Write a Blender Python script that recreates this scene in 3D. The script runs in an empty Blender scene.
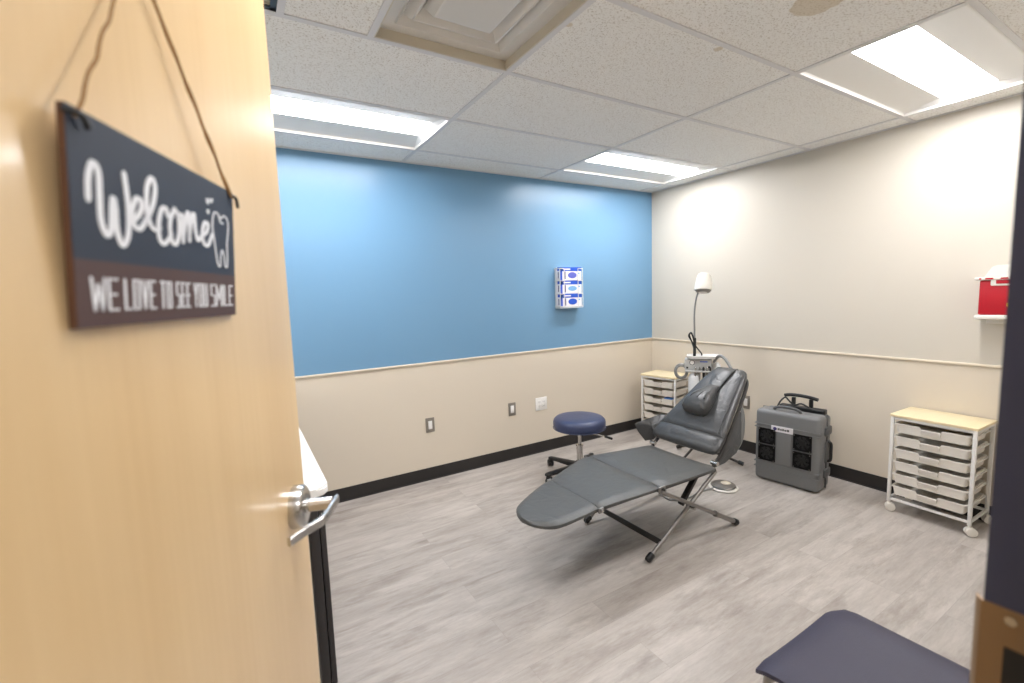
import bpy, bmesh, math, random
from mathutils import Vector, Matrix
random.seed(7)
COL = bpy.context.scene.collection
PI = math.pi

# ------------------------------------------------------------------ materials
def lin(c):
    return tuple(((v/255)/12.92 if v/255 <= .04045 else ((v/255+.055)/1.055)**2.4) for v in c)+(1,)
MATS = {}
def mat(name, rgb, rough=.5, metal=0, coat=0, bump=None, noise=None, spec=.5, alpha=None):
    """noise=(scale, amount) mottles the base colour; bump=(scale, strength)"""
    if name in MATS: return MATS[name]
    m = bpy.data.materials.new(name); m.use_nodes = True
    nt = m.node_tree; b = nt.nodes['Principled BSDF']
    b.inputs['Base Color'].default_value = lin(rgb)
    b.inputs['Roughness'].default_value = rough
    b.inputs['Metallic'].default_value = metal
    b.inputs['Coat Weight'].default_value = coat
    b.inputs['Coat Roughness'].default_value = .15
    b.inputs['Specular IOR Level'].default_value = spec
    tc = nt.nodes.new('ShaderNodeTexCoord')
    if noise:
        n = nt.nodes.new('ShaderNodeTexNoise'); n.inputs['Scale'].default_value = noise[0]; n.inputs['Detail'].default_value = 5
        nt.links.new(tc.outputs['Object'], n.inputs['Vector'])
        mr = nt.nodes.new('ShaderNodeMapRange'); mr.inputs[3].default_value = 1-noise[1]; mr.inputs[4].default_value = 1+noise[1]
        nt.links.new(n.outputs['Fac'], mr.inputs[0])
        mx = nt.nodes.new('ShaderNodeVectorMath'); mx.operation = 'SCALE'
        mx.inputs[0].default_value = lin(rgb)[:3]
        nt.links.new(mr.outputs[0], mx.inputs['Scale']); nt.links.new(mx.outputs[0], b.inputs['Base Color'])
    if bump:
        n = nt.nodes.new('ShaderNodeTexNoise'); n.inputs['Scale'].default_value = bump[0]; n.inputs['Detail'].default_value = 4
        nt.links.new(tc.outputs['Object'], n.inputs['Vector'])
        bp = nt.nodes.new('ShaderNodeBump'); bp.inputs['Strength'].default_value = bump[1]; bp.inputs['Distance'].default_value = .01
        nt.links.new(n.outputs['Fac'], bp.inputs['Height']); nt.links.new(bp.outputs[0], b.inputs['Normal'])
    MATS[name] = m
    return m
def emis(name, rgb, strength):
    m = bpy.data.materials.new(name); m.use_nodes = True
    b = m.node_tree.nodes['Principled BSDF']
    b.inputs['Base Color'].default_value = (.9, .9, .9, 1)
    b.inputs['Emission Color'].default_value = lin(rgb); b.inputs['Emission Strength'].default_value = strength
    return m

def mat_floor():
    m = bpy.data.materials.new('grey_vinyl_plank'); m.use_nodes = True
    nt = m.node_tree; L = nt.links; b = nt.nodes['Principled BSDF']
    tc = nt.nodes.new('ShaderNodeTexCoord')
    br = nt.nodes.new('ShaderNodeTexBrick')
    br.inputs['Scale'].default_value = 1; br.inputs['Brick Width'].default_value = 1.22; br.inputs['Row Height'].default_value = .152
    br.inputs['Mortar Size'].default_value = .0006; br.inputs['Mortar Smooth'].default_value = .2
    br.offset = .37; br.inputs['Color1'].default_value = (0, 0, 0, 1); br.inputs['Color2'].default_value = (1, 1, 1, 1); br.inputs['Mortar'].default_value = (.5, .5, .5, 1)
    L.new(tc.outputs['Object'], br.inputs['Vector'])
    sc = nt.nodes.new('ShaderNodeVectorMath'); sc.operation = 'SCALE'; sc.inputs['Scale'].default_value = 7.3
    L.new(br.outputs['Color'], sc.inputs[0])
    ad = nt.nodes.new('ShaderNodeVectorMath'); L.new(tc.outputs['Object'], ad.inputs[0]); L.new(sc.outputs[0], ad.inputs[1])
    def streak(sx, sy, scale, det, rgh):
        mp = nt.nodes.new('ShaderNodeMapping'); mp.inputs['Scale'].default_value = (sx, sy, 1); L.new(ad.outputs[0], mp.inputs[0])
        n = nt.nodes.new('ShaderNodeTexNoise'); n.inputs['Scale'].default_value = scale; n.inputs['Detail'].default_value = det; n.inputs['Roughness'].default_value = rgh
        L.new(mp.outputs[0], n.inputs['Vector']); return n
    a = streak(.9, 6.5, 1.3, 7, .7); c = streak(1.3, 5.5, 1.7, 6, .68); fine = streak(7, 40, 3, 5, .65)
    def mix(f, x, y, t='MIX'):
        q = nt.nodes.new('ShaderNodeMix'); q.data_type = 'RGBA'; q.blend_type = t
        for s, v in ((q.inputs[0], f), (q.inputs[6], x), (q.inputs[7], y)):
            if isinstance(v, (tuple, float, int)): s.default_value = v
            else: L.new(v, s)
        return q.outputs[2]
    def ramp(src, lo, hi):
        r = nt.nodes.new('ShaderNodeMapRange'); r.inputs[1].default_value = lo; r.inputs[2].default_value = hi; L.new(src, r.inputs[0]); return r.outputs[0]
    col = mix(ramp(a.outputs['Fac'], .33, .68), lin((157, 149, 142)), lin((191, 184, 177)))
    col = mix(ramp(c.outputs['Fac'], .50, .76), col, lin((136, 127, 120)))
    tone = nt.nodes.new('ShaderNodeMapRange'); tone.inputs[3].default_value = .975; tone.inputs[4].default_value = 1.02
    L.new(br.outputs['Color'], tone.inputs[0])
    vs = nt.nodes.new('ShaderNodeVectorMath'); vs.operation = 'SCALE'; L.new(col, vs.inputs[0]); L.new(tone.outputs[0], vs.inputs['Scale'])
    f2 = nt.nodes.new('ShaderNodeMapRange'); f2.inputs[1].default_value = .3; f2.inputs[2].default_value = .7; f2.inputs[3].default_value = .93; f2.inputs[4].default_value = 1.05
    L.new(fine.outputs['Fac'], f2.inputs[0])
    v2 = nt.nodes.new('ShaderNodeVectorMath'); v2.operation = 'SCALE'; L.new(vs.outputs[0], v2.inputs[0]); L.new(f2.outputs[0], v2.inputs['Scale'])
    fin = mix(br.outputs['Fac'], v2.outputs[0], lin((150, 142, 136)))
    L.new(fin, b.inputs['Base Color']); b.inputs['Roughness'].default_value = .42
    b.inputs['Specular IOR Level'].default_value = .4
    bp = nt.nodes.new('ShaderNodeBump'); bp.inputs['Strength'].default_value = .12; bp.inputs['Distance'].default_value = .004
    L.new(fine.outputs['Fac'], bp.inputs['Height']); L.new(bp.outputs[0], b.inputs['Normal'])
    return m

def mat_tile():
    m = bpy.data.materials.new('acoustic_tile'); m.use_nodes = True
    nt = m.node_tree; L = nt.links; b = nt.nodes['Principled BSDF']; b.inputs['Roughness'].default_value = .9
    tc = nt.nodes.new('ShaderNodeTexCoord')
    n = nt.nodes.new('ShaderNodeTexNoise'); n.inputs['Scale'].default_value = 150; n.inputs['Detail'].default_value = 3; n.inputs['Roughness'].default_value = .6
    L.new(tc.outputs['Object'], n.inputs['Vector'])
    r = nt.nodes.new('ShaderNodeValToRGB'); L.new(n.outputs['Fac'], r.inputs[0])
    r.color_ramp.elements[0].position = .34; r.color_ramp.elements[0].color = lin((198, 190, 180))
    r.color_ramp.elements[1].position = .46; r.color_ramp.elements[1].color = lin((240, 238, 234))
    out = r.outputs[0]
    # old water stains on the tiles
    for (x, y, rad, irr) in ((-1.904, -2.476, .10, 1), (-1.936, -2.103, .030, 1), (-0.814, -1.531, .012, 1), (-2.607, -1.947, .012, 1)):
        vm = nt.nodes.new('ShaderNodeVectorMath'); vm.operation = 'DISTANCE'
        cv = nt.nodes.new('ShaderNodeCombineXYZ'); cv.inputs[0].default_value = x; cv.inputs[1].default_value = y; cv.inputs[2].default_value = 2.4486
        n2 = nt.nodes.new('ShaderNodeTexNoise'); n2.inputs['Scale'].default_value = 25
        L.new(tc.outputs['Object'], n2.inputs['Vector'])
        L.new(tc.outputs['Object'], vm.inputs[0]); L.new(cv.outputs[0], vm.inputs[1])
        ad = nt.nodes.new('ShaderNodeMath'); ad.operation = 'MULTIPLY_ADD'; ad.inputs[1].default_value = .03 if rad > .02 else .004
        L.new(n2.outputs['Fac'], ad.inputs[0]); L.new(vm.outputs['Value'], ad.inputs[2])
        mr = nt.nodes.new('ShaderNodeMapRange'); mr.inputs[1].default_value = rad+.006; mr.inputs[2].default_value = rad; mr.inputs[3].default_value = 0; mr.inputs[4].default_value = .45
        L.new(ad.outputs[0], mr.inputs[0])
        q = nt.nodes.new('ShaderNodeMix'); q.data_type = 'RGBA'
        L.new(mr.outputs[0], q.inputs[0]); L.new(out, q.inputs[6]); q.inputs[7].default_value = lin((186, 160, 110)); out = q.outputs[2]
    L.new(out, b.inputs['Base Color'])
    bp = nt.nodes.new('ShaderNodeBump'); bp.inputs['Strength'].default_value = .3; bp.inputs['Distance'].default_value = .004
    L.new(n.outputs['Fac'], bp.inputs['Height']); L.new(bp.outputs[0], b.inputs['Normal'])
    return m

def mat_wood(name, c1, c2, axis=2, rough=.35, coat=.3, s=1.0, fine=.5):
    m = bpy.data.materials.new(name); m.use_nodes = True
    nt = m.node_tree; L = nt.links; b = nt.nodes['Principled BSDF']
    tc = nt.nodes.new('ShaderNodeTexCoord')
    def ns(sl, sw, det):
        mp = nt.nodes.new('ShaderNodeMapping'); v = [sw, sw, sw]; v[axis] = sl; mp.inputs['Scale'].default_value = v
        L.new(tc.outputs['Object'], mp.inputs[0])
        n = nt.nodes.new('ShaderNodeTexNoise'); n.inputs['Scale'].default_value = 1; n.inputs['Detail'].default_value = det; L.new(mp.outputs[0], n.inputs['Vector']); return n
    a = ns(.8*s, 7*s, 3); c = ns(3*s, 90*s, 4)
    mr = nt.nodes.new('ShaderNodeMapRange'); mr.inputs[1].default_value = .3; mr.inputs[2].default_value = .7; L.new(a.outputs['Fac'], mr.inputs[0])
    ma = nt.nodes.new('ShaderNodeMath'); ma.operation = 'MULTIPLY_ADD'; ma.inputs[1].default_value = fine; L.new(c.outputs['Fac'], ma.inputs[0]); 
    m2 = nt.nodes.new('ShaderNodeMath'); m2.operation = 'MULTIPLY_ADD'; m2.inputs[1].default_value = 1-fine; m2.inputs[2].default_value = 0; L.new(mr.outputs[0], m2.inputs[0]); L.new(m2.outputs[0], ma.inputs[2])
    q = nt.nodes.new('ShaderNodeMix'); q.data_type = 'RGBA'; L.new(ma.outputs[0], q.inputs[0]); q.inputs[6].default_value = lin(c1); q.inputs[7].default_value = lin(c2)
    L.new(q.outputs[2], b.inputs['Base Color']); b.inputs['Roughness'].default_value = rough
    b.inputs['Coat Weight'].default_value = coat; b.inputs['Coat Roughness'].default_value = .12
    return m

def mat_leather(name, rgb, rough=.42, wr=.25):
    m = mat(name, rgb, rough, noise=(9, .08)); nt = m.node_tree; L = nt.links; b = nt.nodes['Principled BSDF']
    tc = nt.nodes.new('ShaderNodeTexCoord')
    n1 = nt.nodes.new('ShaderNodeTexNoise'); n1.inputs['Scale'].default_value = 14; n1.inputs['Detail'].default_value = 3; n1.inputs['Distortion'].default_value = .8
    n2 = nt.nodes.new('ShaderNodeTexNoise'); n2.inputs['Scale'].default_value = 350
    L.new(tc.outputs['Object'], n1.inputs['Vector']); L.new(tc.outputs['Object'], n2.inputs['Vector'])
    b1 = nt.nodes.new('ShaderNodeBump'); b1.inputs['Strength'].default_value = wr; b1.inputs['Distance'].default_value = .02; L.new(n1.outputs['Fac'], b1.inputs['Height'])
    b2 = nt.nodes.new('ShaderNodeBump'); b2.inputs['Strength'].default_value = .12; b2.inputs['Distance'].default_value = .002; L.new(n2.outputs['Fac'], b2.inputs['Height']); L.new(b1.outputs[0], b2.inputs['Normal'])
    L.new(b2.outputs[0], b.inputs['Normal'])
    return m

M_FLOOR = mat_floor(); M_TILE = mat_tile()
M_BLUE = mat('blue_wall_paint', (112, 154, 187), .32, bump=(160, .03), spec=.5)
M_CREAM = mat('cream_wall_paint', (207, 200, 187), .45, bump=(160, .03), spec=.35)
M_TAN = mat('tan_wall_paint', (217, 206, 189), .5, bump=(160, .03), spec=.35)
M_RAIL = mat('cream_rail_paint', (222, 210, 190), .4)
M_BASE = mat('black_vinyl_base', (38, 35, 34), .45)
M_TBAR = mat('grey_white_tbar', (216, 214, 214), .5)
M_WHITE = mat('white_enamel', (226, 224, 220), .4)
M_TRAYW = mat('white_plastic', (228, 223, 214), .45)
M_BEIGE = mat('beige_register_metal', (205, 196, 178), .45)
M_REG = mat('register_enamel', (214, 210, 204), .4)
M_MAPLE = mat_wood('maple_veneer', (207, 173, 124), (227, 198, 152), axis=2, rough=.33, coat=.35)
M_BIRCH = mat_wood('birch_laminate', (226, 208, 166), (236, 222, 186), axis=1, rough=.4, coat=.1, s=1.5)
M_NAVYFRAME = mat('navy_frame_paint', (56, 60, 82), .4)
M_BRASS = mat('satin_brass', (150, 124, 96), .38, metal=.75)
M_CHROME = mat('polished_chrome', (215, 215, 215), .12, metal=1)
M_SATIN = mat('satin_chrome', (200, 198, 195), .24, metal=1)
M_STEEL = mat('dull_steel', (150, 147, 144), .38, metal=.9)
M_BLACK = mat('black_plastic', (24, 24, 25), .45)
M_DARKST = mat('dark_steel', (66, 64, 63), .4, metal=.6)
M_BLKMETAL = mat('black_table_metal', (44, 41, 41), .5)
M_LAM = mat('white_laminate', (238, 236, 233), .35)
M_GREY = mat_leather('grey_vinyl_upholstery', (68, 69, 70), .36, .3)
M_GREYFLAT = mat_leather('grey_sling_vinyl', (79, 80, 79), .42, .18)
M_GREYEDGE = mat('dark_grey_binding', (46, 48, 50), .45)
M_NAVY = mat_leather('navy_vinyl', (54, 64, 96), .38, .06)
M_NAVYSEAT = mat('navy_seat_vinyl', (50, 48, 68), .5, bump=(240, .12))
M_CASE = mat('grey_resin_case', (118, 119, 120), .42, bump=(500, .15))
M_CASED = mat('dark_grey_resin', (86, 87, 88), .45)
M_UNIT = mat('light_grey_unit', (186, 186, 184), .35)
M_HOSE = mat('grey_tubing', (132, 132, 130), .4)
M_BOTTLE = mat('translucent_bottle', (226, 228, 230), .3)
M_RED = mat('sharps_red', (178, 16, 34), .4)
M_YEL = mat('sharps_yellow', (226, 190, 50), .4)
M_PLATE = mat('stainless_plate', (150, 143, 134), .35, metal=.5)
M_DEVICE = mat('white_device', (236, 234, 230), .4)
M_BOXW = mat('glove_carton_white', (236, 234, 238), .5)
M_BOXB = mat('glove_carton_blue', (32, 84, 196), .45)
M_BOXP = mat('glove_print_violet', (92, 100, 190), .5)
M_BOXL = mat('glove_print_light_blue', (120, 172, 216), .5)
M_INK = mat('printed_navy_ink', (70, 66, 120), .5)
M_CLEAR = mat('pale_acrylic', (214, 222, 228), .25)
M_SIGNN = mat('sign_navy', (34, 41, 56), .5, noise=(20, .12))
M_SIGNB = mat_wood('sign_brown', (66, 44, 40), (84, 58, 52), axis=0, rough=.55, coat=0)
M_SIGNE = mat('sign_mdf_edge', (104, 70, 48), .7)
M_LETTER = mat('white_sign_paint', (232, 232, 234), .5)
M_TWINE = mat('jute_twine', (150, 110, 62), .85, bump=(400, .6))
M_LAMPW = mat('lamp_white', (226, 222, 212), .35)
M_BLUEOBJ = mat('blue_packet', (40, 100, 170), .5)
M_FAN = mat('fan_black', (13, 13, 14), .75, spec=.2)
M_LENS = emis('light_lens', (252, 251, 253), 30)

# ------------------------------------------------------------------ mesh helpers
def box(bm, lo, hi, bev=0, seg=2, M=None):
    c = [(lo[i]+hi[i])/2 for i in range(3)]; s = [abs(hi[i]-lo[i]) for i in range(3)]
    mm = Matrix.Translation(c) @ Matrix.Diagonal((*s, 1))
    r = bmesh.ops.create_cube(bm, size=1, matrix=mm)
    vs = r['verts']
    if bev:
        es = list({e for v in vs for e in v.link_edges})
        rb = bmesh.ops.bevel(bm, geom=es, offset=min(bev, min(s)*.49), segments=seg, affect='EDGES', profile=.5)
        vs = list({v for f in rb['faces'] for v in f.verts} | {v for v in vs if v.is_valid})
    if M is not None: bmesh.ops.transform(bm, matrix=M, verts=vs)
    return vs
def ring_skin(bm, rings, cap=True, closed=False):
    R = [[bm.verts.new(p) for p in r] for r in rings]
    n = len(R[0]); k = len(R)
    for i in range(k if closed else k-1):
        a, b = R[i], R[(i+1) % k]
        for j in range(n):
            bm.faces.new((a[j], a[(j+1) % n], b[(j+1) % n], b[j]))
    if cap and not closed:
        bm.faces.new(list(reversed(R[0]))); bm.faces.new(R[-1])
    return R
def cr(pts, n=8, closed=False):
    """Catmull-Rom through pts"""
    P = [Vector(p) for p in pts]; out = []
    N = len(P); rng = N if closed else N-1
    for i in range(rng):
        g = (lambda k: P[k % N]) if closed else (lambda k: P[max(0, min(N-1, k))])
        p0, p1, p2, p3 = g(i-1), g(i), g(i+1), g(i+2)
        for s in range(n):
            t = s/n
            out.append(.5*((2*p1)+(-p0+p2)*t+(2*p0-5*p1+4*p2-p3)*t*t+(-p0+3*p1-3*p2+p3)*t**3))
    if not closed: out.append(P[-1])
    return out
def tube(bm, pts, r, seg=10, closed=False, flat=None, cap=True):
    P = [Vector(p) for p in pts]; N = len(P)
    rr = r if isinstance(r, (list, tuple)) else [r]*N
    T = []
    for i in range(N):
        a = P[(i-1) % N] if closed else P[max(0, i-1)]; b = P[(i+1) % N] if closed else P[min(N-1, i+1)]
        T.append((b-a).normalized())
    u = T[0].orthogonal().normalized(); rings = []
    for i in range(N):
        u = (u-T[i]*u.dot(T[i])); u = u.normalized() if u.length > 1e-6 else T[i].orthogonal().normalized()
        v = T[i].cross(u)
        rings.append([P[i]+(u*math.cos(2*PI*j/seg)+v*math.sin(2*PI*j/seg))*rr[i] for j in range(seg)])
    ring_skin(bm, rings, cap, closed)
def cyl(bm, a, b, r, seg=20, r2=None):
    tube(bm, [a, b], [r, r if r2 is None else r2], seg)
def lathe(bm, prof, seg=32, M=None):
    """prof: (radius, z) from bottom to top, closed with caps"""
    rings = [[Vector((r*math.cos(2*PI*j/seg), r*math.sin(2*PI*j/seg), z)) for j in range(seg)] for r, z in prof]
    if M is not None: rings = [[M @ v for v in r] for r in rings]
    ring_skin(bm, rings)
def prism(bm, poly, z0, z1, M=None, bev=0):
    a = [Vector((x, y, z0)) for x, y in poly]; b = [Vector((x, y, z1)) for x, y in poly]
    if M is not None: a = [M @ v for v in a]; b = [M @ v for v in b]
    R = ring_skin(bm, [a, b])
    if bev:
        es = [e for ring in R for v in ring for e in v.link_edges if e.other_vert(v) in ring]
        bmesh.ops.bevel(bm, geom=list(set(es)), offset=bev, segments=2, affect='EDGES')
def rrect(x0, y0, x1, y1, r, n=5):
    out = []
    for cx, cy, a0 in ((x1-r, y1-r, 0), (x0+r, y1-r, 90), (x0+r, y0+r, 180), (x1-r, y0+r, 270)):
        for i in range(n+1):
            a = math.radians(a0+90*i/n); out.append((cx+r*math.cos(a), cy+r*math.sin(a)))
    return out
def ribbon(bm, pts, w, y, n=6, M=None):
    """flat painted stroke in the xz plane at depth y"""
    P = cr([(x, 0, z) for x, z in pts], n) if len(pts) > 2 else [Vector((x, 0, z)) for x, z in pts]
    L, R = [], []
    for i, p in enumerate(P):
        t = (P[min(i+1, len(P)-1)]-P[max(i-1, 0)]).normalized(); nn = Vector((-t.z, 0, t.x))
        # pen strokes: heavier going down
        k = w*(.62+.55*abs(t.z))/2
        L.append(p+nn*k); R.append(p-nn*k)
    y0, y1 = y, y+.0006
    rings = [[Vector((l.x, y0, l.z)), Vector((r.x, y0, r.z)), Vector((r.x, y1, r.z)), Vector((l.x, y1, l.z))] for l, r in zip(L, R)]
    ring_skin(bm, rings)
    for p in (P[0], P[-1]):
        k = w*.5
        a = [Vector((p.x+k*math.cos(q*PI/5), y0, p.z+k*math.sin(q*PI/5))) for q in range(10)]
        b = [Vector((v.x, y1, v.z)) for v in a]; ring_skin(bm, [a, b])

def obj(name, bm, m, parent=None, smooth=True, kind=None, label=None, ang=35, loc=None, rotz=None):
    bmesh.ops.recalc_face_normals(bm, faces=bm.faces[:])
    me = bpy.data.meshes.new(name); bm.to_mesh(me); bm.free()
    for x in (m if isinstance(m, (list, tuple)) else [m]): me.materials.append(x)
    if smooth:
        me.polygons.foreach_set('use_smooth', [True]*len(me.polygons)); me.set_sharp_from_angle(angle=math.radians(ang))
    o = bpy.data.objects.new(name, me); COL.objects.link(o)
    if parent: o.parent = parent
    if kind: o['kind'] = kind
    if label: o['label'] = label
    if loc: o.location = loc
    if rotz is not None: o.rotation_euler = (0, 0, rotz)
    return o
def thing(name, label, cat, loc=(0, 0, 0), rotz=0, group=None):
    o = bpy.data.objects.new(name, None); COL.objects.link(o); o.empty_display_size = .1
    o.location = loc; o.rotation_euler = (0, 0, rotz); o['label'] = label; o['category'] = cat
    if group: o['group'] = group
    return o
def dup(root, loc, rotz=0, label=None, group=None):
    r = root.copy(); COL.objects.link(r); r.location = loc; r.rotation_euler = (0, 0, rotz)
    if label: r['label'] = label
    if group: r['group'] = group
    for ch in list(root.children):
        c = ch.copy(); COL.objects.link(c); c.parent = r
        for g in list(ch.children):
            d = g.copy(); COL.objects.link(d); d.parent = c
    return r
NB = bmesh.new
def struct(name, bm, m, **k): return obj(name, bm, m, kind='structure', smooth=False, **k)

# ------------------------------------------------------------------ room shell
H = 2.4486; X0 = -2.6307; YA = -1.5261; T = .6096
XL = -4.30; YF = -3.244; YC = -3.384; RAIL = .9398
GX = lambda i: X0+i*2*T
GY = lambda j: YA+j*T

bm = NB(); box(bm, (XL-1.6, -5.2, -.05), (1.2, .1, 0)); struct('floor', bm, M_FLOOR)

def wall(name, lo, hi, mats, split=None):
    bm = NB()
    if split is None: box(bm, lo, hi)
    else:
        box(bm, lo, (hi[0], hi[1], split))
        n = len(bm.faces); box(bm, (lo[0], lo[1], split), hi); bm.faces.ensure_lookup_table()
        for f in bm.faces[n:]: f.material_index = 1
    return struct(name, bm, mats)
wall('wall_back', (XL-.1, 0, 0), (0.1, .1, H+.1), [M_TAN, M_BLUE], RAIL)
wall('wall_right', (0, -5.2, 0), (.1, 0, H+.1), [M_TAN, M_CREAM], RAIL)
wall('wall_left', (XL-.1, YC, 0), (XL, 0, H+.1), [M_TAN, M_CREAM], RAIL)
OX0, OX1, OZ = -4.03, -3.105, 2.17
bm = NB()
box(bm, (XL, YC, 0), (OX0-.03, YF, H+.1)); box(bm, (OX1+.03, YC, 0), (0, YF, H+.1)); box(bm, (OX0-.03, YC, OZ+.03), (OX1+.03, YF, H+.1))
struct('wall_front', bm, M_CREAM)
wall('wall_corridor', (XL-1.6, -5.2, 0), (0, -5.1, H+.1), M_CREAM)
wall('wall_corridor_end', (XL-1.7, -5.2, 0), (XL-1.6, YC, H+.1), M_CREAM)
wall('wall_corridor_side', (XL-1.6, YC, 0), (XL-.1, YC+.1, H+.1), M_CREAM)

# ceiling tiles: one surface with openings for the lights and the air registers
LIGHTS = [(GX(-1), GY(1)), (GX(1), GY(1)), (GX(1), GY(-2)), (GX(-1), GY(-2))]     # lower-left corners, 1.219 x .61
COR_FILL = (-4.0, -4.6)  # unseen corridor light, added so the open door's face gets light
holes = [(x, y, x+2*T, y+T) for x, y in LIGHTS+[COR_FILL]]
REG = (X0-T, GY(-1), X0, GY(0)); GRI = (-3.56-T, GY(-1), -3.56, GY(0))
holes += [REG, GRI]
xs = sorted({round(v, 4) for v in [XL-1.6, XL, 0]+[h[0] for h in holes]+[h[2] for h in holes]})
ys = sorted({round(v, 4) for v in [-5.1, YC, 0]+[h[1] for h in holes]+[h[3] for h in holes]})
bm = NB()
for i in range(len(xs)-1):
    for j in range(len(ys)-1):
        cx, cy = (xs[i]+xs[i+1])/2, (ys[j]+ys[j+1])/2
        if any(h[0] < cx < h[2] and h[1] < cy < h[3] for h in holes): continue
        vs = [bm.verts.new(p) for p in ((xs[i], ys[j], H), (xs[i], ys[j+1], H), (xs[i+1], ys[j+1], H), (xs[i+1], ys[j], H))]
        bm.faces.new(vs)
bmesh.ops.remove_doubles(bm, verts=bm.verts[:], dist=1e-4)
me = bpy.data.meshes.new('ceiling'); bm.normal_update()
for f in bm.faces:
    if f.normal.z > 0: f.normal_flip()
bm.to_mesh(me); bm.free(); me.materials.append(M_TILE)
o = bpy.data.objects.new('ceiling', me); COL.objects.link(o); o['kind'] = 'structure'
# T-bar grid
bm = NB(); w = .012; zt = H-.004
def bar(x0, y0, x1, y1):
    if abs(x1-x0) > abs(y1-y0): box(bm, (x0, y0-w, zt), (x1, y0+w, H+.02))
    else: box(bm, (x0-w, y0, zt-.0004), (x0+w, y1, H+.0185))
for j in range(-2, 3): bar(XL, GY(j), 0, GY(j))
for i in (-1, 0, 1, 2): bar(GX(i), YF, GX(i), 0)
bar(X0-T, GY(-1), X0-T, GY(0)); bar(-3.56+w, GY(-1), -3.56+w, GY(0))
# wall angle around the room
box(bm, (XL, -.02, zt-.0008), (0, 0, H)); box(bm, (-.02, YF, zt-.0012), (0, 0, H)); box(bm, (XL, YF, zt-.0012), (XL+.02, 0, H)); box(bm, (XL, YF, zt-.0008), (0, YF+.02, H))
struct('trim_1', bm, M_TBAR)
# chair rails
def rail(name, lo, hi): bm = NB(); box(bm, lo, hi, .004); struct(name, bm, M_RAIL)
rail('trim_2', (XL, -.010, RAIL-.008), (0, 0, RAIL+.008))
rail('trim_3', (-.010, YF, RAIL-.008), (0, -.012, RAIL+.008))
rail('trim_4', (XL, YF, RAIL-.011), (XL+.012, -.012, RAIL+.011))
# cove bases
def base(name, lo, hi, foot):
    bm = NB(); box(bm, lo, hi, .002); box(bm, foot[0], foot[1], .003); struct(name, bm, M_BASE)
BH = .1
base('baseboard_back', (XL, -.006, 0), (0, 0, BH), ((XL, -.014, 0), (0, -.004, .008)))
base('baseboard_right', (-.006, YF, 0), (0, -.006, BH), ((-.014, YF, 0), (-.004, -.006, .008)))
base('baseboard_left', (XL, YF, 0), (XL+.006, -.006, BH), ((XL, YF, 0), (XL+.014, -.006, .008)))
base('baseboard_front', (OX1+.06, YF, 0), (-.006, YF+.006, BH), ((OX1+.06, YF, 0), (-.006, YF+.014, .008)))

# hollow metal door frame: profile with rabbet (room side) and stop
def jamb(bm, side):
    s = side; x = OX1 if s > 0 else OX0
    poly = [(0, YF+.003), (.05, YF+.003), (.05, YC-.012), (0, YC-.012), (0, YC+.03), (-.016, YC+.03), (-.016, YF-.05), (0, YF-.05)]
    pts = [(x+s*a, b) for a, b in poly]
    prism(bm, pts if s > 0 else pts[::-1], 0, OZ)
bm = NB(); jamb(bm, 1); jamb(bm, -1)
box(bm, (OX0-.05, YC-.012, OZ), (OX1+.05, YF+.012, OZ+.05)); box(bm, (OX0, YC+.03, OZ-.016), (OX1, YF-.05, OZ))
frame = struct('trim_5', bm, M_NAVYFRAME, label='dark navy metal door frame')
# strike plate on the right jamb, lip curling round the room-side edge
bm = NB(); zc = 1.052
px = OX1
pl = [(-.0624, .0), (.0624, .0)]
prof = [(px-.0015, YF-.040), (px+.0005, YF-.040), (px+.0005, YF+.003), (px+.004, YF+.0065), (px+.010, YF+.0095), (px+.009, YF+.011), (px+.002, YF+.0085), (px-.0015, YF+.0045)]
prism(bm, prof, zc-.062, zc+.062)
sp = obj('strike_plate', bm, M_BRASS, frame, label='worn brass strike plate')
bm = NB(); prism(bm, [(px-.0022, YF-.034), (px-.0012, YF-.034), (px-.0012, YF-.0145), (px-.0022, YF-.0145)], zc-.022, zc+.021)
obj('latch_hole', bm, M_BLACK, sp)
for dz in (-.051, .051):
    bm = NB(); cyl(bm, (px-.001, YF-.018, zc+dz), (px-.0032, YF-.018, zc+dz), .0048, 14); obj('screw', bm, M_SATIN, sp)

# ------------------------------------------------------------------ door leaf (standing open into the room)
DA = math.radians(69.9); DP = Vector((-3.9799, -3.1831, 0))
bm = NB(); box(bm, (0, 0, .012), (.912, .045, 2.145), .0015, 1)
door = obj('door_1', bm, M_MAPLE, kind='structure', smooth=False, loc=DP, rotz=DA)
door['label'] = 'light maple veneer door standing open into the room'
def ring_y(r, prof, cx, cz, bm, seg=40):
    M = Matrix.Translation((cx, 0, cz)) @ Matrix.Rotation(PI/2, 4, 'X')     # local z -> -y
    lathe(bm, prof, seg, M)
bm = NB(); CXL, CZL = .829, 1.049
ring_y(0, [(.042, -.001), (.042, .014), (.040, .020), (.035, .0235), (.02, .0245)], CXL, CZL, bm)
hd = obj('door_handle', bm, M_SATIN, door, label='satin chrome door lever')
bm = NB(); ring_y(0, [(.0145, .02), (.0145, .026), (.0125, .028), (.0125, .072)], CXL, CZL, bm, 24); obj('spindle', bm, M_SATIN, hd)
bm = NB()
path = [(CXL+.016, -.079), (CXL+.006, -.0785), (CXL-.03, -.0755), (CXL-.062, -.072), (CXL-.074, -.0695), (CXL-.082, -.065), (CXL-.105, -.049), (CXL-.141, -.029)]
hh = .0092; th = .0038; rings = []
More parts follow.
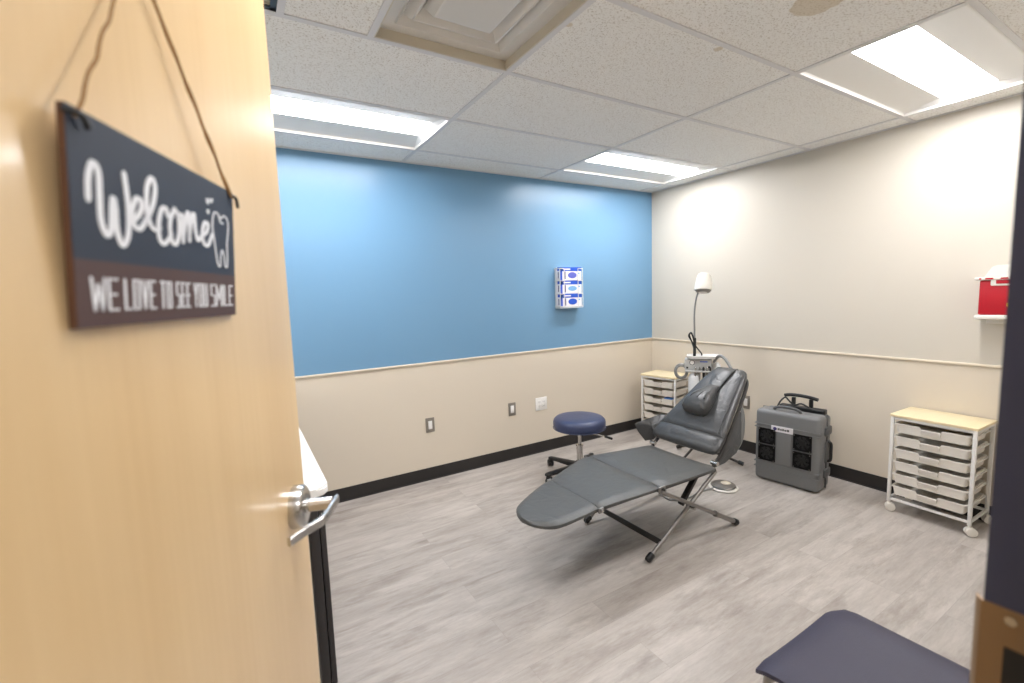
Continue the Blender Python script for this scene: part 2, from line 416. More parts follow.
for i, (x, y) in enumerate(path):
    a = Vector(path[max(i-1, 0)]); b = Vector(path[min(i+1, len(path)-1)]); t = (b-a).normalized(); n = Vector((-t.y, t.x))
    k = hh*(1-.02*i)
    rings.append([Vector((x+n.x*s*th, y+n.y*s*th, CZL+q*k)) for s, q in ((1, -.75), (1, .75), (.6, 1), (-.6, 1), (-1, .75), (-1, -.75), (-.6, -1), (.6, -1))])
ring_skin(bm, rings); obj('lever', bm, M_SATIN, hd)
bm = NB(); ring_y(0, [(.042, -.001), (.042, .014), (.040, .020), (.035, .0235), (.02, .0245)], CXL, CZL, bm)
for v in bm.verts: v.co.y = .045-v.co.y
ir = obj('inner_handle', bm, M_SATIN, door)
bm = NB(); box(bm, (CXL-.115, .098, CZL-.011), (CXL+.014, .107, CZL+.011), .004); cyl(bm, (CXL, .06, CZL), (CXL, .1, CZL), .0125); obj('inner_lever', bm, M_SATIN, ir)
bm = NB(); box(bm, (.9105, .011, CZL-.028), (.9132, .034, CZL+.028)); box(bm, (.913, .016, CZL-.01), (.922, .028, CZL+.01), .003)
obj('latch', bm, M_BRASS, door)
for hz in (.25, 1.08, 1.9):
    bm = NB(); cyl(bm, (-.006, .05, hz-.055), (-.006, .05, hz+.055), .0075, 14); obj('hinge', bm, M_BRASS, door)

# ------------------------------------------------------------------ welcome sign
SX, SZ = .5695-.106, 1.5235; SW, SH = .309, .171
sg = thing('welcome_sign', 'navy and brown wooden tooth sign hanging from twine on the open door', 'sign', DP+Matrix.Rotation(DA, 3, 'Z') @ Vector((SX, 0, SZ)), DA)
tilt = math.atan2(.010, .167)
def S(p):      # local sign point -> leaning out at the top
    x, y, z = p; yy = -.0085+y; return Vector((x, yy-(z)*math.tan(tilt), z))
bm = NB(); zb = -.0305
def slab(bm, x0, x1, z0, z1, y0, y1):
    a = [S((x, y, z0)) for x, y in ((x0, y0), (x1, y0), (x1, y1), (x0, y1))]; b = [S((x, y, z1)) for x, y in ((x0, y0), (x1, y0), (x1, y1), (x0, y1))]
    ring_skin(bm, [a, b])
slab(bm, -SW/2, SW/2, -SH/2, SH/2, -.0025, .0025); obj('backing_board', bm, M_SIGNE, sg, smooth=False)
bm = NB(); slab(bm, -SW/2, SW/2, zb, SH/2, -.0032, -.0025); obj('navy_panel', bm, M_SIGNN, sg, smooth=False)
bm = NB(); slab(bm, -SW/2, SW/2, -SH/2, zb, -.0032, -.0025); obj('brown_panel', bm, M_SIGNB, sg, smooth=False)
STR = [
 [(-134.8, 19.3), (-131.6, 37.1), (-124.5, 49.2), (-118.7, 43.8), (-120.7, 23.4), (-122.5, 4.3), (-117.5, -6.9), (-110.9, -1.2), (-106.5, 16.7), (-103.3, 25.9), (-101.8, 17.6), (-103.2, -0.1), (-97.9, -13.2), (-87.8, -3.0), (-83.2, 21.0), (-83.5, 41.6), (-83.8, 50.4)],
 [(-84.2, 9.2), (-74.0, 13.5), (-63.2, 23.4), (-62.5, 31.7), (-69.6, 32.1), (-78.1, 19.4), (-77.3, 7.7), (-69.0, 4.9), (-58.2, 13.4)],
 [(-58.2, 13.4), (-42.5, 31.5), (-34.8, 50.1), (-39.9, 57.4), (-49.3, 46.8), (-53.8, 23.8), (-49.1, 10.6), (-39.7, 7.7), (-34, 11)],
 [(-16.1, 26.1), (-19.2, 32.7), (-27.6, 29.5), (-35.6, 14.6), (-36.8, 0.6), (-30.2, -4.5), (-19.3, 1.5), (-13, 8)],
 [(-1.0, 34.9), (-11.3, 23.3), (-14.8, 10.6), (-11.7, -1.2), (-3.6, -0.7), (4.6, 13.3), (5.1, 29.8), (-1.0, 34.9)],
 [(4.5, 28), (9, 27), (14.1, 31.5), (13.3, 17), (10.9, 2.7)],
 [(11.8, 6.6), (21.1, 27.3), (29.0, 36.5), (27.9, 20), (25.4, 5.6)],
 [(26.2, 9.7), (34.8, 29.6), (42.8, 37.3), (42.4, 18.7), (46.0, 8.5), (55.1, 13.5)],
 [(55.1, 13.5), (71.4, 21.3), (77.2, 30.7), (68.6, 31.4), (58.9, 18.1), (60.7, 7.1), (71.2, 4.9), (86, 19.2)]]
TOOTH = [(92.3, 40.4), (89.2, 28.0), (91.3, 10.9), (93.0, -5.8), (95.5, -17.5), (101.9, -18.1), (105.6, -6.2), (111.8, 3.2), (116.5, -4.6), (116.2, -15.8), (122.0, -18.5), (126.7, -6.5), (129.3, 12.0), (137.9, 32.0), (138.6, 45.2), (128.1, 49.4), (117.0, 44.6), (106.7, 49.9), (97.6, 47.6), (92.3, 40.4)]
def fixp(p):
    x, z = p[0]/1000, p[1]/1000
    off = .008+z*.06
    k = (.273-off)/.26
    return ((x+.5655)*k-.5695-.003-.015*(x+.13), z-.001)
def strokes(lst, w):
    bm = NB()
    for s in lst: ribbon(bm, [fixp(p) for p in s], w, -.0039)
    for v in bm.verts: v.co = S(v.co)
    return bm
obj('welcome_lettering', strokes(STR, .0060), M_LETTER, sg, smooth=False)
obj('tooth_outline', strokes([TOOTH, [(110.8, 47.8), (115.1, 39.8), (122.9, 38.8)]], .0026), M_LETTER, sg, smooth=False)
obj('small_hearts', strokes([[(80, 61), (82.5, 57), (86, 62)], [(91.2, 63.1), (93, 60.5), (96.9, 64.1)], [(78.9, 47.8), (81, 45), (83.2, 48.3)]], .0032), M_LETTER, sg, smooth=False)
# condensed block capitals, each drawn from straight strokes in a unit cell
GLY = {'W': [(0, 1, .2, 0), (.2, 0, .5, .8), (.5, .8, .8, 0), (.8, 0, 1, 1)], 'E': [(0, 0, 0, 1), (0, 1, 1, 1), (0, .5, .85, .5), (0, 0, 1, 0)], 'L': [(0, 0, 0, 1), (0, 0, 1, 0)],
       'O': [(0, 0, 0, 1), (0, 1, 1, 1), (1, 1, 1, 0), (1, 0, 0, 0)], 'V': [(0, 1, .5, 0), (.5, 0, 1, 1)], 'T': [(0, 1, 1, 1), (.5, 0, .5, 1)], 'Y': [(0, 1, .5, .45), (1, 1, .5, .45), (.5, .45, .5, 0)],
       'U': [(0, 1, 0, 0), (0, 0, 1, 0), (1, 0, 1, 1)], 'S': [(1, 1, 0, 1), (0, 1, 0, .52), (0, .52, 1, .48), (1, .48, 1, 0), (1, 0, 0, 0)], 'I': [(0, 0, 0, 1)], 'M': [(0, 0, 0, 1), (0, 1, .5, .3), (.5, .3, 1, 1), (1, 1, 1, 0)]}
CW = {'W': 1.45, 'M': 1.4, 'I': .0}
def slogan(words, h, wd):
    bm = NB()
    for word, xa, xb in words:
        tot = sum(CW.get(c, 1) for c in word); gap = .0054; unit = (xb-xa-gap*(len(word)-1))/tot; x = xa
        for c in word:
            cw = CW.get(c, 1)*unit
            for (x0, z0, x1, z1) in GLY[c]:
                ribbon(bm, [(x+x0*cw, z0*h), (x+x1*cw, z1*h)], wd, -.0036)
            x += cw+gap
    return bm
bm = slogan([('WE', .001, .033), ('LOVE', .044, .091), ('TO', .102, .121), ('SEE', .133, .161), ('YOU', .172, .204), ('SMILE', .216, .281)], .0265, .0027)
for v in bm.verts: v.co = S((v.co.x-.138, v.co.y, v.co.z-.0715))
obj('slogan_lettering', bm, M_LETTER, sg, smooth=False)
# twine: two strands rising to a hook high on the door
bm = NB()
tl, tr, top = S((-SW/2+.008, -.004, SH/2-.008)), S((SW/2-.008, -.004, SH/2-.008)), Vector((-.008, -.003, .292))
def strand(a, b, ph):
    pts = [a.lerp(b, t/14)+Vector((.0012*math.sin(t*1.9+ph), -.001+.0006*math.cos(t*2.3+ph), 0)) for t in range(15)]
    tube(bm, cr(pts, 3), .0016, 6)
strand(tl, top, 0); strand(tr, top, 1); strand(tr+Vector((-.003, 0, 0)), top+Vector((-.002, 0, 0)), 3)
obj('twine', bm, M_TWINE, sg)
bm = NB(); tube(bm, cr([tr+Vector((-.004, .003, .002)), tr+Vector((.0, -.004, .001)), tr+Vector((.005, -.005, -.002)), tr+Vector((.014, -.003, -.011))], 4), .0022, 8); obj('twine_knot', bm, M_BLACK, sg)
bm = NB(); tube(bm, cr([tl+Vector((-.009, .003, .003)), tl+Vector((-.003, -.005, .002)), tl+Vector((.004, -.005, -.001)), tl+Vector((.010, -.003, -.005))], 4), .0027, 8); obj('twine_knot', bm, M_GREYEDGE, sg)
bm = NB(); cyl(bm, top+Vector((0, .003, .0)), top+Vector((0, -.004, .0)), .004); obj('hook', bm, M_SATIN, sg)

# ------------------------------------------------------------------ ceiling lights
def make_light(label):
    t = thing('ceiling_light', label, 'light', (0, 0, H), 0, 'recessed ceiling lights')
    W, D = 2*T, T; g = .0125; hz = .032; ex = .05; ey = .19
    out = [(g, g), (W-g, g), (W-g, D-g), (g, D-g)]; inn = [(ex, ey), (W-ex, ey), (W-ex, D-ey), (ex, D-ey)]
    bm = NB(); z0 = -.003
    # sloping reflectors, with a gentle curve up to the lens
    def pt(k, f, z): a, b = out[k], inn[k]; return Vector((a[0]+(b[0]-a[0])*f, a[1]+(b[1]-a[1])*f, z))
    prof = [(0, z0), (.0, .004), (.03, .010), (1, hz)]
    R = [[bm.verts.new(pt(k, f, z)) for k in range(4)] for f, z in prof]
    for a, b in zip(R, R[1:]):
        for k in range(4): bm.faces.new((a[k], a[(k+1) % 4], b[(k+1) % 4], b[k]))
    me = obj('reflector', bm, M_WHITE, t, smooth=False)
    bm = NB(); box(bm, (g, g, hz+.005), (W-g, D-g, hz+.05)); obj('housing', bm, M_WHITE, t, smooth=False)
    bm = NB(); box(bm, (ex-.002, ey-.002, hz+.0005), (W-ex+.002, D-ey+.002, hz+.0035), .001); obj('lens', bm, M_LENS, t)
    bm = NB(); r = .006
    for a, b in ((0, 1), (1, 2), (2, 3), (3, 0)):
        (x0, y0), (x1, y1) = out[a], out[b]
        box(bm, (min(x0, x1)-.001, min(y0, y1)-.001, -.005), (max(x0, x1)+.001 + (r if x0 == x1 and x0 < W/2 else 0), max(y0, y1)+.001+(r if y0 == y1 and y0 < D/2 else 0), .001))
    obj('flange', bm, M_WHITE, t, smooth=False)
    return t
LL = ['recessed ceiling light nearest the open door, along the top of the blue wall', 'recessed ceiling light in the corner where the blue and cream walls meet',
      'recessed ceiling light beside the cream wall at upper right, largest lit panel', 'recessed ceiling light above the open door and hanging sign', 'added unseen ceiling light in the corridor, there to light the open door']
L0 = make_light(LL[0]); L0.location = (*LIGHTS[0], H)
for (x, y), lb in zip(LIGHTS[1:]+[COR_FILL], LL[1:]): dup(L0, (x, y, H), 0, lb)

# air registers
t = thing('air_register', 'square stepped ceiling air register with beige recessed edge', 'vent', (REG[0], REG[1], H))
bm = NB(); g = .012; dz = .036
for lo, hi in (((g, g, -.002), (T-g, g+.006, dz)), ((g, T-g-.006, -.002), (T-g, T-g, dz)), ((g, g, -.002), (g+.006, T-g, dz)), ((T-g-.006, g, -.002), (T-g, T-g, dz))): box(bm, lo, hi)
obj('collar', bm, M_BEIGE, t, smooth=False)
def sqring(bm, steps):
    c = T/2; R = []
    for h_, z in steps: R.append([bm.verts.new((c+sx*h_, c+sy*h_, z)) for sx, sy in ((-1, -1), (1, -1), (1, 1), (-1, 1))])
    for a, b in zip(R, R[1:]):
        for k in range(4): bm.faces.new((a[k], a[(k+1) % 4], b[(k+1) % 4], b[k]))
    return R
bm = NB(); sqring(bm, [(T/2-g-.006, dz), (T/2-.075, dz), (T/2-.08, dz-.006), (T/2-.105, dz+.03), (T/2-.105, dz+.09), (T/2-g-.006, dz+.09), (T/2-g-.006, dz)]); obj('face_frame', bm, M_REG, t, smooth=False)
bm = NB(); sqring(bm, [(T/2-.092, dz+.036), (T/2-.125, dz-.004), (T/2-.131, dz-.004), (T/2-.172, dz+.05), (T/2-.165, dz+.05), (T/2-.092, dz+.036)]); obj('vane', bm, M_REG, t, smooth=False)
bm = NB(); R = sqring(bm, [(T/2-.16, dz+.03), (T/2-.187, dz-.008), (T/2-.194, dz-.010)]); bm.faces.new(R[-1]); bm.faces.new(R[0]); obj('centre_plate', bm, M_REG, t, smooth=False)
bm = NB(); box(bm, (.05, .05, dz+.095), (T-.05, T-.05, dz+.1)); obj('duct', bm, M_BLACK, t, smooth=False)
t = thing('return_grille', 'slatted return air grille in the ceiling beside the door top', 'vent', (GRI[0], GRI[1], H))
bm = NB(); box(bm, (.01, .01, .03), (T-.0, T-.01, .034)); obj('backing', bm, M_GREYEDGE, t, smooth=False)
bm = NB()
for lo, hi in (((.01, .01, -.002), (T, .03, .03)), ((.01, T-.03, -.002), (T, T-.01, .03)), ((.01, .01, -.002), (.03, T-.01, .03)), ((T-.02, .01, -.002), (T, T-.01, .03))): box(bm, lo, hi)
obj('frame', bm, M_GREYEDGE, t, smooth=False)
bm = NB()
for k in range(34):
    y = .036+k*.0162; box(bm, (.03, y, .004), (T-.02, y+.008, .02))
obj('louvres', bm, M_BEIGE, t, smooth=False)

# ------------------------------------------------------------------ wall plates
def plate(label, loc, rz, m, dm, w, h, kind):
    t = thing('wall_outlet', label, 'outlet', loc, rz, 'outlets and plates low on the walls')
    bm = NB(); box(bm, (-w/2, -.006, -h/2), (w/2, 0, h/2), .0025); obj('cover_plate', bm, m, t)
    if kind == 'decora':
        bm = NB(); box(bm, (-.0165, -.009, -.033), (.0165, -.004, .033), .002); obj('receptacle', bm, dm, t)
    else:
        for sx in (-.023, .023):
            bm = NB(); box(bm, (sx-.0165, -.009, -.034), (sx+.0165, -.004, .034), .002); r = obj('receptacle', bm, dm, t)
            for sz in (-.018, .018):
                for ox in (-.008, .005):
                    bm = NB(); box(bm, (sx+ox, -.0096, sz-.004), (sx+ox+.003, -.0088, sz+.006)); obj('slot', bm, M_CASED, r, smooth=False)
    return t
plate('single steel wall outlet on the tan wall, farthest left', (-2.522, 0, .445), 0, M_PLATE, M_DEVICE, .072, .116, 'decora')
plate('single steel wall outlet on the tan wall, just left of the white double outlet', (-1.762, 0, .450), 0, M_PLATE, M_DEVICE, .072, .116, 'decora')
plate('white double wall outlet on the tan wall above the round stool', (-1.452, 0, .452), 0, M_DEVICE, M_DEVICE, .125, .118, 'duplex')
plate('single steel wall outlet on the right wall between the dental chair and grey case', (0, -1.058, .444), -PI/2, M_PLATE, M_DEVICE, .072, .116, 'decora')

# ------------------------------------------------------------------ glove box rack
gx, gw, gd, gh = -1.255, .243, .066, .118; gz = 1.322
t = thing('glove_box_holder', 'white wire and acrylic holder with three glove boxes on the blue wall', 'holder', (gx, 0, gz))
bm = NB()
box(bm, (-.008, -.004, -.01), (gw+.008, .001, .352))
box(bm, (-.008, -gd-.014, -.012), (gw+.008, 0, -.004), .002)
obj('back_plate', bm, M_CLEAR, t, smooth=False)
bm = NB()
for z in (.006, .118, .236, .345):
    yy = -gd-.012
    tube(bm, [(-.009, 0, z), (-.009, yy, z), (-.009+.05, yy, z)], .003, 8)
    tube(bm, [(gw+.009, 0, z), (gw+.009, yy, z), (gw-.045, yy, z)], .003, 8)
for x in (-.009, .041, gw-.045, gw+.009):
    tube(bm, [(x, -gd-.012, -.008), (x, -gd-.012, .345)], .003, 8)
obj('wire_guard', bm, M_WHITE, t)
def glove_box(k, label, pm):
    z = gz+.0005+k*.1195
    b = thing('glove_box', label, 'box', (gx, 0, z), 0, 'boxes of gloves in the wall holder')
    bm = NB(); box(bm, (0, -gd-.006, 0), (gw, -.006, gh), .002); obj('carton', bm, M_BOXW, b, smooth=False)
    yf = -gd-.0068
    bm = NB(); box(bm, (.0, yf, gh-.036), (gw, yf+.001, gh)); box(bm, (-.0008, -gd-.005, gh-.03), (.0002, -.03, gh)); box(bm, (.0, yf, 0), (.022, yf+.001, gh)); obj('blue_band', bm, M_BOXB, b, smooth=False)
    bm = NB(); prism(bm, [(gw*.56+.050*math.cos(a*PI/12), .046+.028*math.sin(a*PI/12)*(1 if pm is not M_BOXL else .8)) for a in range(24)], 0, .0012, Matrix.Translation((0, yf+.0005, 0)) @ Matrix.Rotation(PI/2, 4, 'X')); obj('printed_oval', bm, pm, b, smooth=False)
    bm = NB()
    box(bm, (.045, yf-.0002, .012), (.060, yf+.001, .078)); obj('printed_mark', bm, M_INK, b, smooth=False)
    bm = NB(); box(bm, (-.0008, -.05, .02), (.0002, -.038, .075)); obj('printed_mark', bm, M_INK, b, smooth=False)
    bm = NB(); box(bm, (.035, yf-.0008, gh-.024), (.115, yf, gh-.012)); obj('white_strip', bm, M_BOXW, b, smooth=False)
    bm = NB(); box(bm, (.2, yf-.0002, .055), (gw-.02, yf+.001, .07)); obj('pale_print', bm, M_BOXL, b, smooth=False)
glove_box(2, 'blue and white glove box with violet oval, topmost in the wall holder', M_BOXP)
glove_box(1, 'blue and white glove box with light blue print, in the middle of the wall holder', M_BOXL)
glove_box(0, 'blue and white glove box with deep blue oval, lowest in the wall holder', M_BOXB)

# ------------------------------------------------------------------ sharps container on the right wall
t = thing('sharps_container', 'red wall mounted sharps container with white lid, beside the door jamb', 'container', (0, -2.505, 1.22))
# local: y negative runs towards the camera, x negative out of the wall
w_, d_ = .27, .12
bm = NB(); box(bm, (-d_, -w_+.0, .026), (-.008, -.004, .222), .01, 3); obj('red_bin', bm, M_RED, t)
bm = NB(); box(bm, (-d_-.012, -w_-.008, .0), (0, .008, .026), .008, 3); box(bm, (-.02, -w_+.02, -.03), (0, -.02, .02), .003); obj('bracket', bm, M_TRAYW, t)
bm = NB(); box(bm, (-d_-.012, -w_-.012, .222), (-.002, .016, .24), .005); 
prism(bm, [(-.02, .238), (-w_, .238), (-w_, .27), (-w_+.03, .305), (-.07, .305), (-.05, .296), (-.035, .27)], -.115, -.012, Matrix(((0, 0, 1, 0), (1, 0, 0, 0), (0, 1, 0, 0), (0, 0, 0, 1))), .004)
lid = obj('lid', bm, M_TRAYW, t)
bm = NB(); box(bm, (-d_-.006, -.21, .190), (-d_+.004, -.05, .226), .005); obj('lid_latch', bm, M_TRAYW, lid)
bm = NB(); box(bm, (-d_-.0072, -.19, .201), (-d_-.005, -.072, .222), .001); obj('latch_window', bm, M_RED, lid)
for y0, y1 in ((-.005, -.014), (-.03, -.062), (-.09, -.12), (-.128, -.14)):
    bm = NB(); box(bm, (-d_-.0128, y1, .226), (-d_-.0115, y0, .235)); obj('red_print', bm, M_RED, lid, smooth=False)
bm = NB(); box(bm, (-d_-.0012, -.17, .075), (-d_+.001, -.118, .095)); obj('warning_label', bm, M_YEL, t, smooth=False); bm = NB(); box(bm, (-d_-.0012, -.17, .115), (-d_+.001, -.124, .16)); obj('warning_label', bm, M_YEL, t, smooth=False)

# ------------------------------------------------------------------ white table behind the door
t = thing('table', 'white topped table with black legs behind the open door', 'table', (-3.9, -.84, 0))
bm = NB(); prism(bm, rrect(-.37, -.800, .378, .70, .045, 6), .743, .775, None, .006); obj('tabletop', bm, M_LAM, t)
for sx, sy in ((.333, -.766), (-.335, -.766), (.345, .64), (-.335, .64)):
    bm = NB(); box(bm, (sx-.032, sy-.032, 0), (sx+.0, sy+.032, .743), .002); box(bm, (sx+.003, sy-.032, 0), (sx+.022, sy+.032, .743), .002)
    obj('leg', bm, M_BLKMETAL, t)
bm = NB(); box(bm, (-.335, -.78, .67), (.30, -.75, .743), .002); obj('apron', bm, M_BLKMETAL, t)
bm = NB(); box(bm, (-.335, .63, .67), (.30, .66, .743), .002); obj('apron', bm, M_BLKMETAL, t)

# ------------------------------------------------------------------ drawer carts
def drawer_cart(label, loc, rz, W=.41, D=.285, extra=False):
    # local: x along the front (front at y=0 facing -y), depth to +y
    t = thing('drawer_cart', label, 'cart', loc, rz, 'white six drawer rolling carts')
    Hh = .629; pw = .018; zb = .072
    bm = NB(); box(bm, (-.004, -.004, Hh-.016), (W+.004, D+.004, Hh), .003)
    obj('top_board', bm, M_BIRCH, t)
    bm = NB()
    for x in (0, W-pw):
        for y in (0, D-pw): box(bm, (x, y, zb-.012), (x+pw, y+pw, Hh-.017), .003)
    for y in (.001, D-pw+.001): box(bm, (pw, y, Hh-.033), (W-pw, y+.016, Hh-.017), .002); box(bm, (pw, y, zb), (W-pw, y+.014, zb+.016), .003)
    for x in (.001, W-pw+.001): box(bm, (x, pw, Hh-.033), (x+.016, D-pw, Hh-.017), .002); box(bm, (x, pw, zb), (x+.014, D-pw, zb+.016), .003)
    obj('frame', bm, M_WHITE, t)
    n = 6; pitch = (Hh-.045-zb-.03)/n
    for k in range(n):
        zt_ = Hh-.052-k*pitch; h_ = .058
        bm = NB()
        # open tray: tapered walls, rolled lip, front lip dipping at the finger notch
        x0, x1, y0, y1 = pw+.010, W-pw-.010, -.003, D-.012; cx = W/2
        def outline(g_, r_):
            P = rrect(x0-g_, y0-g_*.6, x1+g_, y1+g_*.6, r_, 3); fy = y0-g_*.6; k_ = 3*4      # front edge lies between the last two corners
            return P[:k_]+[(cx-.054, fy), (cx-.046, fy), (cx+.046, fy), (cx+.054, fy)]+P[k_:]
        def lvl(g_, r_, z, dip=0):
            P = outline(g_, r_); return [Vector((a, b, z-(dip if 13 <= i <= 14 else 0))) for i, (a, b) in enumerate(P)]
        R = [lvl(-.007, .014, zt_-h_), lvl(0, .014, zt_-.009, .013), lvl(.006, .014, zt_-.008, .013), lvl(.006, .014, zt_, .013), lvl(-.003, .012, zt_, .013), lvl(-.010, .012, zt_-h_+.003)]
        ring_skin(bm, R)
        dr = obj('drawer', bm, M_TRAYW, t)
        bm = NB(); box(bm, (cx-.047, -.017, zt_-.017), (cx+.047, -.004, zt_-.012), .002); box(bm, (cx-.047, -.017, zt_-.036), (cx-.042, -.003, zt_-.013), .002); box(bm, (cx+.042, -.017, zt_-.036), (cx+.047, -.003, zt_-.013), .002); box(bm, (cx-.043, -.011, zt_-.036), (cx+.043, -.001, zt_-.014), .002)
        obj('handle', bm, M_TRAYW, dr)
        for x in (pw-.001, W-pw-.003):
            bm = NB(); box(bm, (x-.002, .004, zt_-.014), (x+.006, D-.004, zt_-.009)); obj('runner', bm, M_WHITE, t, smooth=False)
        if extra and k == 2:
            bm = NB(); box(bm, (cx+.07, -.006, zt_-.004), (W-.034, .06, zt_+.010), .003); obj('blue_packet', bm, M_BLUEOBJ, dr)
    for i, (x, y) in enumerate(((pw/2, pw/2), (W-pw/2, pw/2), (pw/2, D-pw/2), (W-pw/2, D-pw/2))):
        bm = NB()
        a = .45+(i%2)*.25
        cyl(bm, (x, y, .045), (x, y, zb-.01), .006, 10)
        c, s = math.cos(a), math.sin(a)
        for q in (-.011, .011):
            p = Vector((x+.008*c-q*s, y+.008*s+q*c, .026)); n_ = Vector((-s, c, 0))*.008
            tube(bm, [p-n_, p-n_*.8, p+n_*.8, p+n_], [.021, .0255, .0255, .021], 20)
        box(bm, (-.012, -.014, .03), (.012, .014, .052), .004, 2, Matrix.Translation((x+.004*c, y+.004*s, 0)) @ Matrix.Rotation(a, 4, 'Z'))
        obj('caster', bm, M_TRAYW, t)
    return t
# front faces -x : local x -> -y world
drawer_cart('white six drawer cart with birch top against the right wall, at far right', (-.300, -2.194, 0), -PI/2-.03, .397, .288)
drawer_cart('white six drawer cart with birch top in the far corner behind the dental chair', (-.385, -.205, 0), -PI/2+.17, .37, .285, True)

# ------------------------------------------------------------------ rugged grey wheeled case
t = thing('equipment_case', 'grey rugged wheeled case with four black fans and a trolley handle', 'case', (-.482, -1.430, 0), -PI/2+.13)
W, D, Hc = .428, .232, .542
bm = NB(); box(bm, (0, .0, .004), (W, D*.62, Hc), .032, 4); shell = obj('front_shell', bm, M_CASE, t)
bm = NB(); box(bm, (.004, D*.6, .004), (W-.004, D, Hc-.012), .03, 4); obj('rear_shell', bm, M_CASE, t)
for z in (.100, .140, Hc-.112, Hc-.138):
    bm = NB(); box(bm, (-.0015, -.005, z), (W+.0015, D*.5, z+.006), .0025); obj('rib', bm, M_CASE, t)
bm = NB(); box(bm, (-.004, D*.575, .012), (W+.004, D*.635, Hc-.004), .012, 2); obj('parting_lip', bm, M_CASED, t)
bm = NB(); box(bm, (.155, -.006, .155), (.25, .004, Hc-.145), .002); obj('centre_panel', bm, M_CASE, t)
for (x, z) in ((.032, .290), (.032, .162), (.266, .290), (.266, .162)):
    s = .114
    bm = NB()
    # square fan shroud with round opening, hub, blades behind a ring guard
    sq = []; ci = []
    for k in range(32):
        a = 2*PI*k/32+PI/4; c, s_ = math.cos(a), math.sin(a); m_ = max(abs(c), abs(s_))
        sq.append(Vector((x+s/2+c/m_*s/2, -.012, z+s/2+s_/m_*s/2))); ci.append(Vector((x+s/2+c*s*.44, -.012, z+s/2+s_*s*.44)))
    back = lambda L_, y: [Vector((v.x, y, v.z)) for v in L_]
    ring_skin(bm, [back(sq, .004), sq, ci, back(ci, -.001)], cap=True)
    f_ = obj('fan', bm, M_FAN, t, smooth=False)
    bm = NB(); cx, cz = x+s/2, z+s/2
    cyl(bm, (cx, .002, cz), (cx, -.008, cz), s*.18, 20)
    for k in range(7):
        a = k*2*PI/7; ca, sa = math.cos(a), math.sin(a)
        p = [Vector((cx+r_*math.cos(a+da), yy, cz+r_*math.sin(a+da))) for r_, da, yy in ((s*.17, 0, -.002), (s*.42, .1, -.001), (s*.42, .65, -.008), (s*.17, .6, -.007))]
        ring_skin(bm, [p, [v+Vector((0, .0012, 0)) for v in p]])
    obj('fan_blades', bm, M_BLACK, f_, smooth=False)
    bm = NB()
    for r_ in (.14, .25, .36):
        tube(bm, [Vector((cx+s*r_*math.cos(q*PI/12), -.0125, cz+s*r_*math.sin(q*PI/12))) for q in range(24)], .0012, 5, True)
    for q in range(4):
        a = q*PI/2+PI/4; tube(bm, [(cx, -.0125, cz), (cx+s*.44*math.cos(a), -.0125, cz+s*.44*math.sin(a))], .0014, 5)
    obj('fan_guard', bm, M_BLACK, f_)
    for sx, sz in ((.007, .007), (s-.007, .007), (.007, s-.007), (s-.007, s-.007)):
        bm = NB(); cyl(bm, (x+sx, -.012, z+sz), (x+sx, -.0145, z+sz), .003, 10); obj('fan_screw', bm, M_STEEL, f_)
bm = NB(); box(bm, (.118, -.0085, Hc-.148), (.262, -.003, Hc-.106), .001); lb = obj('name_label', bm, M_BOXW, t, smooth=False)
bm = NB(); prism(bm, [(.144+.013*math.cos(a*PI/8), Hc-.127+.012*math.sin(a*PI/8)) for a in range(16)], .0086, .0092, Matrix.Rotation(PI/2, 4, 'X')); obj('blue_emblem', bm, M_INK, lb, smooth=False)
bm = NB()
for i, (a, b) in enumerate(((.162, .176), (.179, .19), (.193, .204), (.207, .221), (.224, .238))): box(bm, (a, -.0092, Hc-.134), (b, -.0086, Hc-.122+(.003 if i % 2 == 0 else 0)))
obj('dark_print', bm, M_CASED, lb, smooth=False)
# side latches, side handle
for z in (.10, .40):
    bm = NB(); box(bm, (W-.004, D*.35, z), (W+.014, D*.8, z+.06), .006); box(bm, (W+.006, D*.4, z+.012), (W+.018, D*.75, z+.045), .005); obj('latch', bm, M_CASED, t)
bm = NB(); box(bm, (W-.004, D*.42, .205), (W+.006, D*.82, .355), .008); obj('handle_recess', bm, M_CASED, t)
bm = NB(); tube(bm, cr([(W, D*.62, .21), (W+.022, D*.62, .222), (W+.024, D*.62, .28), (W+.022, D*.62, .34), (W, D*.62, .352)], 5), .010, 10); obj('side_handle', bm, M_BLACK, t)
# top carry handle in grey
bm = NB(); tube(bm, cr([(.11, .055, Hc-.006), (.12, .05, Hc+.014), (.15, .047, Hc+.026), (.2, .046, Hc+.030), (.25, .047, Hc+.026), (.28, .05, Hc+.014), (.29, .055, Hc-.006)], 5), .0105, 10); obj('carry_handle', bm, M_CASED, t)
# black trolley handle at the back
bm = NB()
box(bm, (.1, D-.066, Hc-.02), (.40, D-.012, Hc+.02), .008, 3)
for x in (.19, .305): box(bm, (x-.012, D-.05, Hc), (x+.012, D-.028, Hc+.08), .003)
tube(bm, cr([(.13, D-.045, Hc+.088), (.17, D-.045, Hc+.097), (.235, D-.045, Hc+.099), (.30, D-.045, Hc+.094), (.35, D-.045, Hc+.084)], 5), .0125, 12)
obj('trolley_handle', bm, M_BLACK, t)
bm = NB(); tube(bm, cr([(.10, D-.10, Hc), (.115, D-.08, Hc+.045), (.14, D-.06, Hc+.075), (.17, D-.07, Hc+.055), (.21, D-.08, Hc+.03), (.26, D-.09, Hc+.05), (.33, D-.09, Hc+.02), (.39, D-.07, Hc+.012)], 6), .006, 8); obj('cord', bm, M_BLACK, t)
for x in (.02, W-.06):
    bm = NB(); cyl(bm, (x, D-.005, .032), (x+.035, D-.005, .032), .032, 24); obj('wheel', bm, M_BLACK, t)

